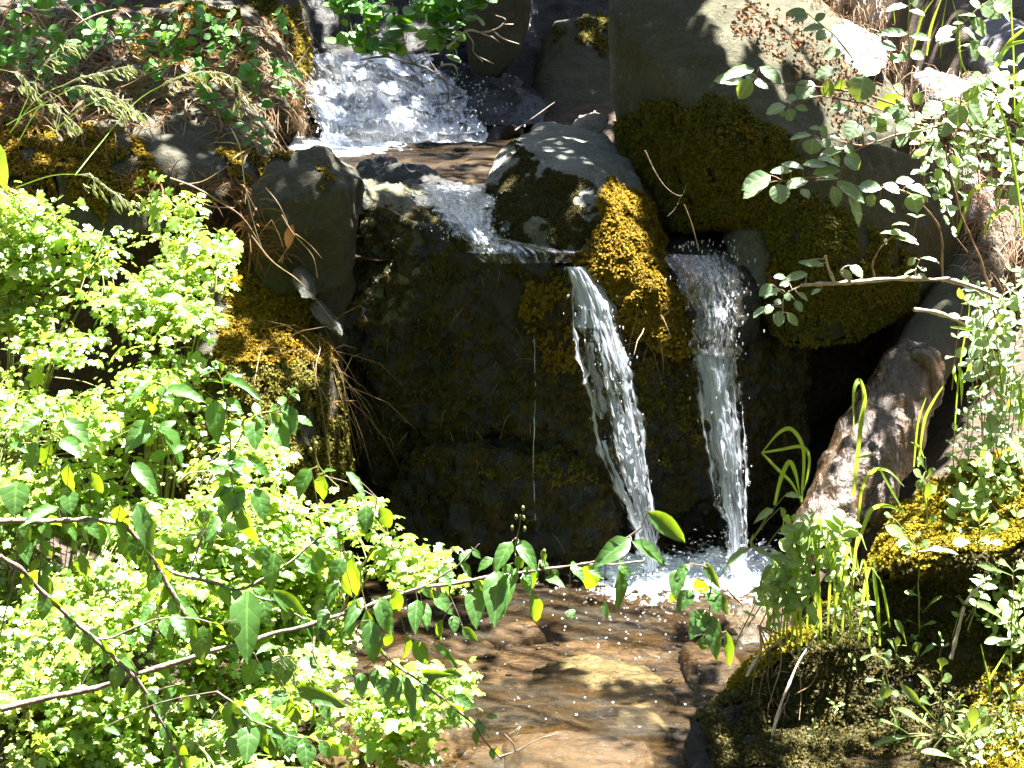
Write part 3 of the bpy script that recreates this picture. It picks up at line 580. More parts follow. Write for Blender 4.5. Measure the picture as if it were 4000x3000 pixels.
rock('rock', 'black stepped stones under the glitter of the upper cascade',
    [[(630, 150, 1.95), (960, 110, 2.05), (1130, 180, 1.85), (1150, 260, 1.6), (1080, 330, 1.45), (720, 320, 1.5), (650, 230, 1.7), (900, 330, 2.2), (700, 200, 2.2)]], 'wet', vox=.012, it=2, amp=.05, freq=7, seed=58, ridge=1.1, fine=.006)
# submerged stones
for k, (lab, pts, mt) in enumerate([
    ('pale yellow flat stone under the middle of the pool', [(1150, 1436), (1270, 1415), (1410, 1440), (1460, 1500), (1440, 1580), (1330, 1570), (1240, 1490)], 'yellowstone'),
    ('dark stone under the pool left of the pale yellow one', [(1010, 1480), (1110, 1490), (1200, 1540), (1180, 1590), (1040, 1570)], 'wet'),
    ('broad amber stone under the near end of the pool', [(1080, 1590), (1280, 1580), (1420, 1610), (1380, 1680), (1100, 1690)], 'amber'),
    ('amber stone under the left margin of the pool', [(740, 1430), (860, 1400), (960, 1420), (930, 1480), (780, 1480)], 'amber'),
    ('tan stone under the foam edge of the pool', [(1020, 1330), (1130, 1320), (1180, 1370), (1080, 1400)], 'amber'),
    ('brown stone submerged near the hanging leaf sprig', [(1460, 1400), (1560, 1390), (1620, 1450), (1500, 1470)], 'amber'),
    ('wide amber slab submerged at the bottom left of the pool', [(740, 1560), (900, 1520), (1010, 1580), (960, 1660), (760, 1670)], 'amber')]):
    top = [tuple(PZ(u, v, -.075 if k == 0 else -.125)) for u, v in pts]; c = np.mean(top, 0)
    rock('streambed_stone', lab, [[tuple(c + (np.array(q) - c) * .8 + [0, 0, .02]) + (0,) for q in top] + [tuple(np.array(q) - [0, 0, .08]) + (0,) for q in top] + [tuple(np.array(q) - [0, 0, .015]) + (0,) for q in top]],
         mt, cat='stone', vox=.009, it=4, amp=.016, freq=8, seed=60 + k)
for k, (lab, pts, mt) in enumerate([
    ('amber stone breaking the surface at the right of the upper pool', [(980, 350), (1020, 340), (1070, 348), (1060, 365), (990, 366)], 'amber'),
    ('long tan stone under the lip of the upper pool', [(800, 385), (900, 370), (1030, 372), (1020, 395), (850, 400)], 'amber'),
    ('mossy tan stone under the spout of the upper pool', [(850, 405), (960, 400), (1030, 405), (980, 430), (890, 425)], 'yellowstone')]):
    top = [tuple(PZ(u, v, .972 if k == 0 else .955)) for u, v in pts]
    rock('streambed_stone', lab, [[tuple(np.array(q)) + (0,) for q in top] + [tuple(np.array(q) - [0, 0, .12]) + (0,) for q in top]],
         mt, cat='stone', vox=.008, it=4, amp=.012, freq=8, seed=70 + k)

# ------------------------------------------------------------------ log
def lump_tube(path, r, sides, seed, amp=.012):
    p = smooth_path(path, 14); g = tube(p, r, sides); out = []
    for V, F in g:
        c = p[np.minimum(np.arange(len(V)) // sides, len(p) - 1)]
        d = nrm(V - c); st = np.stack([V[:, 0] * 18, V[:, 1] * 18, V[:, 2] * 4], -1)
        d = d * (1 + .0 * st[:, :1])
        out.append((V + d * (amp * (fbm(st, 4, .6, seed) + .5 * fbm(V * 9, 3, .5, seed + 3)))[:, None], F))
    return out
m, nt, out = new_mat('weathered_log'); tc = N(nt, 'TexCoord').outputs['Object']
mp = N(nt, 'Mapping'); mp.inputs['Scale'].default_value = (22, 7, 5); mp.inputs['Rotation'].default_value = (0, R(-28), 0); nt.links.new(tc, mp.inputs['Vector'])
gr = noise(nt, mp.outputs[0], 1.6, 8, .65, .6); sp = noise(nt, tc, 26, 6, .6)
c = ramp(nt, gr, [(.3, (.006, .004, .002)), (.5, (.045, .025, .012)), (.7, (.13, .078, .04))]); c = mixc(nt, ramp(nt, sp, [(.55, (0,)), (.63, (.7,))]), c, (.04, .042, .02))
b = N(nt, 'BsdfPrincipled'); nt.links.new(c, b.inputs['Base Color']); b.inputs['Specular IOR Level'].default_value = .6
nt.links.new(ramp(nt, sp, [(.4, (.12,)), (.6, (.4,))]), b.inputs['Roughness']); nt.links.new(bump(nt, math_(nt, 'ADD', gr, sp), .9, .015), b.inputs['Normal']); nt.links.new(b.outputs[0], out.inputs[0]); M['log'] = m
lg = obj('fallen_log', lump_tube(L([(1995, 772, .02), (1960, 830, -.04), (1895, 960, -.18), (1830, 1080, -.32), (1760, 1200, -.45)]), [.070, .104, .112, .100, .085], 60, 5, .028), M['log'])
tag(lg, 'thick wet fallen log with a blunt broken end, slanting down to the pool', 'log')
obj('broken_rim', lump_tube(L([(1950, 768, -.06), (1985, 772, -.08), (2012, 815, -.09), (2012, 900, -.13)]), [.018, .03, .028, .010], 14, 7, .010), M['log'], lg)
obj('broken_stub', lump_tube(L([(1905, 1010, -.28), (1900, 1080, -.36), (1870, 1130, -.42)]), [.05, .045, .02], 16, 8, .012), M['log'], lg)
obj('broken_stub', lump_tube(L([(1760, 1180, -.46), (1720, 1230, -.50), (1690, 1290, -.54)]), [.05, .045, .03], 16, 9, .012), M['log'], lg)
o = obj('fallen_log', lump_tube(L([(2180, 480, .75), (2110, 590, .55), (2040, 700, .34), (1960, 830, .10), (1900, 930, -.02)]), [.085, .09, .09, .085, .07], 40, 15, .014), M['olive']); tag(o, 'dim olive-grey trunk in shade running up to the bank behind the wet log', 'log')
# ------------------------------------------------------------------ water
def set_attr(me, name, vals):
    a = me.attributes.new(name, 'FLOAT', 'POINT'); a.data.foreach_set('value', np.asarray(vals, np.float32))
def grid_mesh(Pt):
    ny, nx = Pt.shape[:2]; i = np.arange(nx * ny).reshape(ny, nx)
    return Pt.reshape(-1, 3), np.stack([i[:-1, :-1], i[:-1, 1:], i[1:, 1:], i[1:, :-1]], -1).reshape(-1, 4)
foot1 = PZ(1405, 1245, 0); foot2 = PZ(1595, 1235, 0)
x, y = np.meshgrid(np.arange(-.95, 1.05, .007), np.arange(-2.6, .42, .007))
p = np.stack([x, y, 0 * x], -1).reshape(-1, 3)
d1 = np.hypot(p[:, 0] - foot1[0], p[:, 1] - foot1[1]); d2 = np.hypot(p[:, 0] - foot2[0], p[:, 1] - foot2[1]); dm = np.minimum(d1, d2)
tur = np.exp(-(dm / .28) ** 2)
q = p * [1, 1.7, 1]
z = .007 * fbm(q * 9, 3, .5, 3) + .0040 * fbm(q * 26, 3, .5, 4) + tur * (.040 * fbm(p * 16, 4, .6, 5) + .008) + np.exp(-(dm / .55) ** 2) * .009 * fbm(q * 42, 2, .5, 14)
for d in (d1, d2): z = z + .003 * np.sin(d * 75) * np.exp(-d / .35)
pool = obj('water', [grid_mesh(np.stack([x, y, z.reshape(x.shape)], -1))], water_mat('pool_water', (.95, .91, .82), .035, 48, .9, 34, .014, ((.08, .045, .014), (.085, .07, .048), .34)))
set_attr(pool.data, 'foam', (.10 + .60 * np.exp(-(dm / .17) ** 2) + .30 * np.exp(-(dm / .40) ** 2)).clip(0, 1)); tag(pool, 'clear amber plunge pool with foam below the falls', None, None, 'structure')

x, y = np.meshgrid(np.arange(-.75, .25, .006), np.arange(.18, 1.75, .006)); p = np.stack([x, y, 0 * x], -1).reshape(-1, 3)
fz = P(735, 300, 1.45); dz = np.hypot((p[:, 0] - fz[0]), (p[:, 1] - fz[1]) * .9)
z = .975 - .06 * sstep(.62, .2, p[:, 1]) + .004 * fbm(p * [9, 18, 1], 3, .5, 6) + np.exp(-(dz / .25) ** 2) * .016 * fbm(p * 18, 4, .6, 8)
up_pool = obj('water', [grid_mesh(np.stack([x, y, z.reshape(x.shape)], -1))], water_mat('upper_pool_water', (.96, .93, .86), .05, 42, .4, 30, .01, ((.05, .03, .012), (.08, .065, .05), .35)))
set_attr(up_pool.data, 'foam', (.05 + .75 * np.exp(-(dz / .22) ** 2) + .25 * np.exp(-(dz / .4) ** 2)).clip(0, 1)); tag(up_pool, 'shallow upper pool over tan stones', None, None, 'structure')
# upper bed sheet
x, y = np.meshgrid(np.arange(-.9, .4, .02), np.arange(.16, 1.9, .02)); p = np.stack([x, y, 0 * x], -1).reshape(-1, 3)
z = .925 - .07 * sstep(.62, .2, p[:, 1]) + .02 * fbm(p * 6, 4, .6, 12); z = np.minimum(z, .955)
bed = obj('terrain', [grid_mesh(np.stack([x, y, z.reshape(x.shape)], -1))], M['amber']); tag(bed, 'tan bed of the upper pool', None, None, 'structure')

def ribbon(rows, nx, seed, amp, ny=150, steps=0.0):
    """rows: (uL, uR, v, Y) from top to bottom -> sheet of falling water with UVs."""
    rows = np.asarray(rows, float); s = smooth_path(rows, max(3, ny // len(rows))); n = len(s)
    A = np.array([P(r[0], r[2], r[3]) for r in s]); B = np.array([P(r[1], r[2], r[3]) for r in s])
    t = np.linspace(0, 1, nx); G = A[:, None] * (1 - t)[None, :, None] + B[:, None] * t[None, :, None]
    len_ = np.concatenate([[0], np.cumsum(np.linalg.norm(np.diff((A + B) / 2, axis=0), axis=1))])
    w = np.linalg.norm(B - A, axis=1).mean()
    U = np.repeat(t[None], n, 0); V = np.repeat(len_[:, None], nx, 1)
    st = np.stack([U * w * 60, V * 9, 0 * U + seed], -1).reshape(-1, 3); fi = np.stack([U * w * 150, V * 13, 0 * U + seed], -1).reshape(-1, 3)
    d = (amp * fbm(st, 3, .6, seed) + amp * .5 * fbm(fi, 2, .5, seed + 1)).reshape(n, nx)
    arch = .35 * w * (1 - (2 * t - 1) ** 2)
    G = G + np.array([0, -1, .15])[None, None] * (d + arch[None])[..., None]
    ej = fbm(np.stack([V * 22, U * 3, 0 * U + seed], -1).reshape(-1, 3), 3, .6, seed + 2).reshape(n, nx)
    ej2 = fbm(np.stack([V * 28, U * 2, 0 * U + seed + 5], -1).reshape(-1, 3), 2, .6, seed + 4).reshape(n, nx)
    G[..., 0] += (ej * .022 + ej2 * .012) * np.abs(2 * U - 1) ** 1.5
    if steps: G[..., 1] -= steps * np.sin(V * 48 + 12 * fbm(np.stack([U * w * 7, V * 5, 0 * U + seed], -1).reshape(-1, 3), 3, .6, seed + 7).reshape(n, nx))
    return G, U, V, w
def fall(name, parent, rows, mat, foamf, nx=36, seed=1, amp=.010, steps=0.0, ny=150):
    G, U, V, w = ribbon(rows, nx, seed, amp, ny, steps); o = obj(name, [grid_mesh(G)], mat, parent); me = o.data
    uv = me.uv_layers.new(name='UVMap'); vi = np.empty(len(me.loops), np.int32); me.loops.foreach_get('vertex_index', vi)
    uu = np.stack([U.ravel()[vi] * w * 10, V.ravel()[vi]], -1); uv.data.foreach_set('uv', uu.astype(np.float32).ravel())
    set_attr(me, 'foam', foamf(U, V / V.max()).ravel()); return o
ICO = None
def droplets(pos, vel, size, stretch, seed=1):
    """small water drops, drawn out a little along their path."""
    global ICO
    if ICO is None:
        bm = bmesh.new(); bmesh.ops.create_icosphere(bm, subdivisions=1, radius=1); ICO = (np.array([v.co[:] for v in bm.verts]), np.array([[v.index for v in f.verts] for f in bm.faces])); bm.free()
    X, Yd, Z = frames(vel, np.tile([[0.3, -1, .2]], (len(pos), 1)))
    return instance(ICO[0], ICO[1], pos, X, Yd, Z, np.stack([size, size * stretch, size], -1))
m, nt, out = new_mat('water_drop'); b = N(nt, 'BsdfPrincipled'); b.inputs['Base Color'].default_value = (.75, .8, .86, 1); b.inputs['Roughness'].default_value = .08
b.inputs['Specular IOR Level'].default_value = .8
t = N(nt, 'BsdfTransparent'); mx = N(nt, 'MixShader'); mx.inputs[0].default_value = .45; nt.links.new(b.outputs[0], mx.inputs[1]); nt.links.new(t.outputs[0], mx.inputs[2]); nt.links.new(mx.outputs[0], out.inputs[0]); M['drop'] = m

FM = fall_mat('falling_water', .68, 9, 3.2)
rowsL = [(1222, 1270, 575, .06), (1236, 1312, 630, .03), (1240, 1338, 690, .0), (1258, 1356, 760, -.03), (1283, 1372, 830, -.05), (1300, 1382, 900, -.07), (1316, 1392, 965, -.08), (1340, 1402, 1040, -.09), (1366, 1412, 1110, -.095), (1386, 1420, 1180, -.1), (1388, 1428, 1250, -.1)]
f1 = empty('waterfall', P(1290, 600, .02), 'left fall, slanting wider sheet of white water below the mossy boulder flank', 'waterfall')
gap = lambda U, V: .58 - .42 * np.exp(-((U - .42) / .22) ** 2 - ((V - .36) / .16) ** 2) - .25 * np.abs(2 * U - 1) ** 3 + .12 * (V < .2)
fall('sheet', f1, rowsL, FM, gap, 40, 3, .012)
fall('strand', f1, [(1296, 1306, 952, -.09), (1312, 1330, 1000, -.12), (1335, 1352, 1060, -.14), (1362, 1378, 1130, -.14), (1384, 1396, 1200, -.12)], FM, lambda U, V: .62 - .2 * np.abs(2 * U - 1) ** 2, 8, 5, .006)
fall('strand', f1, [(1262, 1276, 740, -.02), (1270, 1290, 800, -.03), (1285, 1298, 860, -.04), (1294, 1300, 905, -.05)], FM, lambda U, V: .55 + 0 * U, 8, 6, .006)
def strands(par, rows, n, seed, spread=.62):
    q = np.random.default_rng(seed); s = smooth_path(np.asarray(rows, float), 12)
    for k in range(n):
        a = q.integers(0, int(len(s) * .45)); b = q.integers(int(len(s) * .65), len(s)); c = q.normal(.5, spread * .5); dr = q.normal(0, .18); wd = q.uniform(3, 9); rw = []
        for t in np.linspace(0, 1, 5):
            i = int(a + (b - a) * t); L0, R0 = s[i][0], s[i][1]; cc = L0 + (R0 - L0) * (c + dr * t); h = wd * (.35 + .65 * math.sin(math.pi * (.15 + .7 * t))); rw.append((cc - h / 2, cc + h / 2, s[i][2], s[i][3] - q.uniform(.01, .05)))
        fall('strand', par, rw, FM, lambda U, V: .66 - .3 * np.abs(2 * U - 1) ** 2 - .25 * np.abs(2 * V - 1) ** 4, 6, seed + k, .004)
strands(f1, rowsL, 12, 301)
rowsR = [(1490, 1592, 752, .05), (1500, 1590, 800, .02), (1512, 1594, 860, -.01), (1524, 1600, 930, -.04), (1540, 1606, 1000, -.06), (1552, 1608, 1070, -.08), (1566, 1611, 1140, -.09), (1574, 1615, 1240, -.10)]
f2 = empty('waterfall', P(1540, 760, .05), 'right fall, narrow straight column of white water between boulder and dark overhang', 'waterfall')
fall('sheet', f2, rowsR, FM, lambda U, V: .60 - .2 * np.abs(2 * U - 1) ** 3, 40, 8, .012)
fall('headwater', f2, [(1440, 1560, 548, .17), (1455, 1600, 590, .10), (1475, 1610, 650, .06), (1490, 1605, 710, .03), (1494, 1596, 765, .03)], fall_mat('sparkling_headwater', .42, 10, 40), lambda U, V: .52 - .1 * np.abs(2 * U - 1) ** 2, 50, 9, .022)
strands(f2, rowsR, 12, 351)
f3 = empty('waterfall', P(1010, 420, .3), 'short sparkling run spilling from the upper pool onto the ledge of the dark face', 'waterfall')
SM = fall_mat('sparkling_run', .34, 11, 50)
fall('sheet', f3, [(900, 1060, 398, .52), (925, 1066, 430, .30), (948, 1068, 470, .16), (985, 1080, 510, .09), (1010, 1130, 545, .055)], SM, lambda U, V: .52 - .12 * np.abs(2 * U - 1) ** 2, 50, 10, .016)
fall('film', f3, [(1000, 1020, 500, .12), (1030, 1090, 512, .10), (1090, 1120, 520, .09), (1120, 1190, 530, .08)][:3] + [(1020, 1238, 540, .06), (1040, 1245, 566, .05)], fall_mat('ledge_film', .12, 9, 16), lambda U, V: .42 + 0 * U, 70, 11, .030)
f4 = empty('waterfall', P(830, 240, 1.7), 'upper cascade glittering over black stones behind the upper pool', 'waterfall')
fall('sheet', f4, [(640, 930, 118, 2.0), (645, 955, 150, 1.92), (650, 1000, 190, 1.8), (665, 1030, 235, 1.66), (690, 1040, 270, 1.55), (720, 1050, 305, 1.42)], fall_mat('glittering_cascade', .30, 10, 55), lambda U, V: .18 - .14 * sstep(.6, 1, U) + .26 * np.exp(-((U - .08) / .12) ** 2) + .44 * sstep(.02, .26, fbm(np.stack([U * 7, V * 6, 0 * U], -1).reshape(-1, 3), 3, .6, 66).reshape(U.shape)), 170, 12, .040, .022, 260)  # white foam flecks double as painted sun glints on the dark cascade
fall('chute', f4, [(655, 700, 205, 1.66), (672, 742, 225, 1.58), (690, 765, 262, 1.52), (700, 775, 300, 1.46), (705, 790, 322, 1.42)], FM, lambda U, V: .66 - .2 * np.abs(2 * U - 1) ** 3, 40, 13, .014)
# spray, drops and glint beads: uncountable
r = np.random.default_rng(21); D = []
def along(rows, n, spread, sz, st=(1, 3.5), out_=.02):
    s = smooth_path(np.asarray(rows, float), 30); k = r.integers(0, len(s), n); t = r.normal(.5, spread, n)
    P0 = np.array([P(s[i][0] * (1 - a) + s[i][1] * a, s[i][2], s[i][3] - abs(r.normal(0, out_))) for i, a in zip(k, t)])
    vel = np.tile([[.02, -.05, -1]], (n, 1)) + r.normal(0, .12, (n, 3)); D.append(droplets(P0, vel, r.uniform(*sz, n), r.uniform(*st, n)))
along(rowsL, 380, .30, (.0009, .0022)); along(rowsR, 340, .30, (.0009, .0022))
along([(1430, 1600, 520, .15), (1470, 1620, 600, .08), (1485, 1625, 680, .03), (1490, 1610, 770, .02)], 320, .25, (.0008, .0024), (1.5, 4))
along([(930, 1060, 410, .3), (950, 1075, 470, .15), (990, 1090, 520, .06)], 500, .35, (.0009, .0024), (1, 1.5))
along([(650, 960, 135, 1.95), (655, 1010, 200, 1.75), (700, 1000, 290, 1.42)], 1500, .3, (.0012, .0040), (1, 1.6), .05)  # bright drops enlarged to stand in for sparkle on the cascade
def burst(foot, n, spd, sz):
    a = r.uniform(0, 2 * np.pi, n); el = r.uniform(.15, 1.2, n); v = spd * r.uniform(.3, 1, n)
    vel = np.stack([np.cos(a) * np.cos(el), np.sin(a) * np.cos(el), np.sin(el)], -1) * v[:, None]; tt = r.uniform(0, .22, n)
    pp = foot + vel * tt[:, None] + np.stack([0 * tt, 0 * tt, -4.9 * tt * tt], -1); vv = vel - np.stack([0 * tt, 0 * tt, 9.8 * tt], -1)
    ok = pp[:, 2] > .0; D.append(droplets(pp[ok], vv[ok], r.uniform(*sz, n)[ok], r.uniform(1, 4.5, n)[ok]))
burst(foot1, 700, 1.4, (.0010, .0026)); burst(foot2, 900, 1.7, (.0010, .0028))
n = 320; a = r.uniform(0, 2 * np.pi, n); rad = np.abs(r.normal(0, .45, n)); pp = np.stack([(foot1[0] + foot2[0]) / 2 - .1 + np.cos(a) * rad, -.12 - np.abs(np.sin(a)) * rad * 1.3, np.full(n, .004)], -1)
D.append(droplets(pp, np.tile([[0, 0, 1.0]], (n, 1)) + r.normal(0, .05, (n, 3)), r.uniform(.0018, .0042, n), np.full(n, .8)))  # white beads on the pool surface standing in for sun glints
n = 70; pp = np.stack([r.uniform(-.5, .5, n), r.uniform(-1.3, -.3, n), np.full(n, .003)], -1)
D.append(droplets(pp, np.tile([[0, 0, 1.0]], (n, 1)) + r.normal(0, .05, (n, 3)), r.uniform(.0016, .003, n), np.full(n, .8)))  # more glint beads spread over the open pool
sp = obj('water_spray', D, M['drop']); tag(sp, 'fine drops and bubbles around the falls, some standing in for sun glints', 'spray', None, 'stuff')
n = 420; px_ = np.stack([r.uniform(-.75, .75, n), r.uniform(-2.2, .1, n)], -1); gz = ground_h(px_[:, 0], px_[:, 1]); ok = gz < -.04; px_, gz = px_[ok], gz[ok]; n = len(gz)
bm = bmesh.new(); bmesh.ops.create_icosphere(bm, subdivisions=2, radius=1); PEB = (np.array([v.co[:] for v in bm.verts]), np.array([[v.index for v in f.verts] for f in bm.faces])); bm.free()
PEB = (PEB[0] * (1 + .22 * fbm(PEB[0] * 1.3, 2, .5, 9))[:, None], PEB[1]); th = r.uniform(0, 6.28, n); sz = r.uniform(.006, .018, n) * np.where(r.random(n) < .06, 1.7, 1)
X = np.stack([np.cos(th), np.sin(th), 0 * th], -1); Z = nrm(np.array([0, 0, 1.0]) + r.normal(0, .2, (n, 3))); Yd = nrm(np.cross(Z, X)); X = np.cross(Yd, Z)
PM = leaf_mat('pool_pebble', [(.012, .008, .004), (.035, .020, .007), (.024, .018, .01), (.06, .04, .016), (.01, .008, .006), (.035, .02, .009)], (.1, .06, .03), 0.0, .5, .4)
pg = obj('gravel', [instance(PEB[0], PEB[1], np.column_stack([px_, gz + sz * .15]), X, Yd, Z, np.stack([sz, sz * r.uniform(.6, 1, n), sz * .32], -1))], PM); tag(pg, 'brown and tan pebbles on the pool bed', None, None, 'stuff')
# thin drips down the dark face
pth = smooth_path(L([(1153, 700, .03), (1156, 850, .02), (1152, 1000, .01), (1158, 1150, -.04)]), 40); pth[:, 0] += .002 * vnoise(pth * 40, 4); keep = vnoise(pth * 55, 8) > -.35; g = []; run = []
for a, k in zip(pth, keep):
    if k: run.append(a)
    elif len(run) > 3: g += tube(run, [.0004, .0013, .0006], 5, .5); run = []
    else: run = []
o = obj('drip', g, M['drop']); tag(o, 'long broken thread of water dripping down the middle of the dark face', 'drip')
# ------------------------------------------------------------------ unseen trees set out to shade the scene
DG = bpy.context.evaluated_depsgraph_get(); DG.update()
def hit(u, v):
    d = Vector(tuple(nrm(ray(u, v)))); o = Vector(tuple(CAM))
    for _ in range(6):
        ok, loc, nn, i, ob, mt = scene.ray_cast(DG, o, d)
        if not ok: return None
        if ob.name.split('.')[0] in ('water', 'sheet', 'chute', 'strand', 'film', 'headwater', 'water_spray', 'drip'): o = loc + d * .002; continue
        return np.array(loc), np.array(nn)
    return None
# ------------------------------------------------------------------ unseen tree, crown leaves set toward the sun from each area to be shaded
SD = np.array([SUNX, SUNY, SUNZ]); SD = SD / np.linalg.norm(SD)
r = np.random.default_rng(123); cp = []
def shade(poly, cover, lsz=.07, tmin=2.4, tmax=3.6):
    poly = np.array(poly, float); a, b = poly.min(0), poly.max(0); pts = []
    for _ in range(1100):
        u, v = r.uniform(a[0], b[0]), r.uniform(a[1], b[1])
        if inside(np.array([u]), np.array([v]), poly)[0]:
            h_ = hit(u, v)
            if h_ is not None: pts.append(h_[0])
    if len(pts) < 5: return
    pts = np.array(pts); e1 = nrm(np.cross(SD, [0, 1, 0])); e2 = np.cross(SD, e1); pq = np.stack([pts @ e1, pts @ e2], -1)
    cell = .05; keys = {}
    for i, q in enumerate(pq): keys.setdefault((int(np.floor(q[0] / cell)), int(np.floor(q[1] / cell))), i)
    area = len(keys) * cell * cell; n = int(-math.log(1 - cover) * area / (.42 * lsz * lsz)); ks = list(keys.values())
    for _ in range(n): cp.append((pts[ks[r.integers(len(ks))]] + e1 * r.uniform(-.05, .05) + e2 * r.uniform(-.05, .05) + SD * r.uniform(tmin, tmax), lsz * r.uniform(.75, 1.25)))
for q in SHADE: shade(*q)
cpos = np.array([c[0] for c in cp]); csz = np.array([c[1] for c in cp]); n = len(cp)
tb = np.array([-3.0, 3.0, float(ground_h(-3.0, 3.0)) - .2]); root = empty('unseen_shade_tree', tb, 'unseen leafy tree above the frame, its crown laid out to dapple the stream with shade', 'tree')
X, Yd, Z = frames(r.normal(0, 1, (n, 3)) * [1, 1, .3], np.tile(SD, (n, 1)) + r.normal(0, .35, (n, 3)))
obj('crown', [instance(RND[0], RND[1], cpos - Yd * (csz * .5)[:, None], X, Yd, Z, csz)], M['darkcrown'], root)
cm = cpos.mean(0); fork = np.array([-2.2, 2.9, 4.6]); tr = tube(smooth_path([tb, tb + [.1, 0, 1.4], fork - [.2, 0, .8], fork], 8), [.16, .12, .09], 12, .15); obj('trunk', tr, M['bark'], root); lb = []
for k in range(14):
    q = cpos[r.integers(n)]; lb += tube(smooth_path([fork, (fork + q) / 2 + [0, 0, .5], q + [0, 0, .1]], 8), [.04, .006], 6, .2)
obj('limb', lb, M['bark'], root)

def tree(label, base, cc, rad, n, lsz, seed):  # unseen tree added around the scene to hold back sky light
    r = np.random.default_rng(seed); b = np.array([base[0], base[1], float(ground_h(base[0], base[1])) - .2]); root = empty('unseen_shade_tree', b, label, 'tree'); cc = np.array(cc, float)
    q = nrm(r.normal(0, 1, (n, 3))) * (r.random(n) ** .45)[:, None] * rad; q = cc + q * (1 + .25 * fbm(q * .8, 3, .5, seed))[:, None]
    X, Yd, Z = frames(r.normal(0, 1, (n, 3)) * [1, 1, .4], r.normal(0, .6, (n, 3)) + [0, 0, 1]); obj('crown', [instance(RND[0], RND[1], q, X, Yd, Z, lsz * r.uniform(.7, 1.2, n))], M['darkcrown'], root)
    obj('trunk', tube(smooth_path([b, b + (cc - b) * .4 + [0, 0, .8], cc - [0, 0, .4 * rad[2]]], 8), [.22, .15, .08], 10, .15), M['bark'], root)
    g = []
    for k in range(14):
        a = q[r.integers(n)]; g += tube(smooth_path([cc - [0, 0, .5 * rad[2]], (cc + a) / 2, a], 6), [.06, .012], 5)
    obj('limb', g, M['bark'], root)
tree('unseen broad tree added behind the viewpoint on the left to block sky light', (-4.2, -7), (-2.6, -4.6, 7.0), (4.2, 3.2, 2.2), 6500, .17, 201)
tree('unseen broad tree added behind the viewpoint on the right to block sky light', (4.6, -7), (3.0, -4.8, 7.4), (4.2, 3.2, 2.2), 6500, .17, 202)
tree('unseen tall tree added on the slope behind the falls to darken the gully', (1.5, 8.6), (0.2, 6.5, 7.2), (5.4, 2.9, 2.4), 12000, .17, 203)
tree('unseen spreading tree added on the left bank beyond the frame to block sky light', (-6.5, .5), (-5.6, 0, 6.2), (2.4, 4.2, 2.4), 7000, .17, 204)
tree('unseen spreading tree added on the right bank beyond the frame to block sky light', (7.2, .5), (6.4, 0, 6.2), (2.8, 4.2, 2.4), 7000, .17, 205)
# ------------------------------------------------------------------ plants
def rr(a, b): return rng.uniform(a, b)
def xf(T, q): return (T[0] + q[0] * T[2], T[1] + q[1] * T[2])
T1 = (0, 0, .3375); T2 = (580.7, 0, .35); T3 = (1271.9, 0, .425); T4 = (0, 442.4, .3667); T6 = (1327.2, 553, .4); T7 = (1382.5, 995.4, .4)
TA = (0, 995.4, .4); TB = (663.6, 1078.4, .425); R1 = (1824.9, 0, .3); R2 = (1824.9, 470, .3168); ID = (0, 0, 1)

def leaves_px(items, Yf, tmpl, tw, T=ID, dy=.25, face=.75, roll=.35, thick=1.0):
    """leaves given by base, tip and width as seen; each gets its own depth, pitch and roll."""
    pos, d, nn, sz = [], [], [], []
    for it in items:
        a = xf(T, it[:2]); b = xf(T, it[2:4]); ln = math.hypot(b[0] - a[0], b[1] - a[1])
        w = (it[4] if len(it) > 4 else ln / T[2] * .6) * T[2]
        Y = Yf(*a) + rr(-.02, .02); A = P(*a, Y); B = P(*b, Y - (rr(.5, 1.3) if rng.random() < .72 else rr(-.3, .2)) * dy * ln / ppm(Y)); w *= 1.05
        D = B - A; n = np.array([0, 0, .8]) + np.array([0, -1, .3]) * face + rng.normal(0, roll, 3)
        pos.append(A); d.append(D); nn.append(n); l = np.linalg.norm(D); sz.append((w / ppm(Y) / tw, l, l))
    X, Yd, Z = frames(np.array(d), np.array(nn)); return instance(tmpl[0], tmpl[1], np.array(pos), X, Yd, Z, np.array(sz)), np.array(pos)
def stem_Y(pts):
    q = np.array([p[:3] for p in pts], float)
    return lambda u, v: float(q[np.argmin((q[:, 0] - u) ** 2 + (q[:, 1] - v) ** 2), 2])
def pxpath(path, T=ID):
    return [(*xf(T, p), p[2]) for p in path]
def petioles(bases, stem, r=.0008):
    g = []
    for b in bases:
        k = np.argmin(((stem - b) ** 2).sum(1)); s = stem[k]
        if np.linalg.norm(s - b) > .004:
            mid = (s + b) / 2 + [0, 0, .06 * np.linalg.norm(s - b)]; g += tube(smooth_path([s, mid, b], 3), [r * 1.4, r], 4)
    return g
def shoot_leaves(stem, n, ln, tw, droop=.3, start=.1, opp=True, face=.4, spread=1.0):
    """leaves set in pairs along a stem."""
    pos, d, nn, sz = [], [], [], []
    for k in range(n):
        t = start + (1 - start) * (k + .5) / n; f = t * (len(stem) - 1); i = int(f); i2 = min(i + 1, len(stem) - 1)
        p = stem[i] + (stem[i2] - stem[i]) * (f - i); ax = nrm(stem[i2] - stem[max(i - 1, 0)] + 1e-6)
        side = nrm(np.cross(ax, [0, -.5, 1.0])); flip = k % 2
        for sgn in ((-1, 1) if opp else ((-1) ** k,)):
            dd = side * sgn * spread + ax * (.55 + .4 * t) + np.array([0, -.25 * flip, -droop]) + rng.normal(0, .25, 3)
            pos.append(p); d.append(dd); nn.append(np.array([0, -face, 1.0]) + rng.normal(0, .35, 3)); l = ln * rr(.7, 1.15) * (1 - .45 * max(0, t - .75) * 4 * .6); sz.append((l, l, l))
    X, Yd, Z = frames(np.array(d), np.array(nn)); return np.array(pos), X, Yd, Z, np.array(sz)
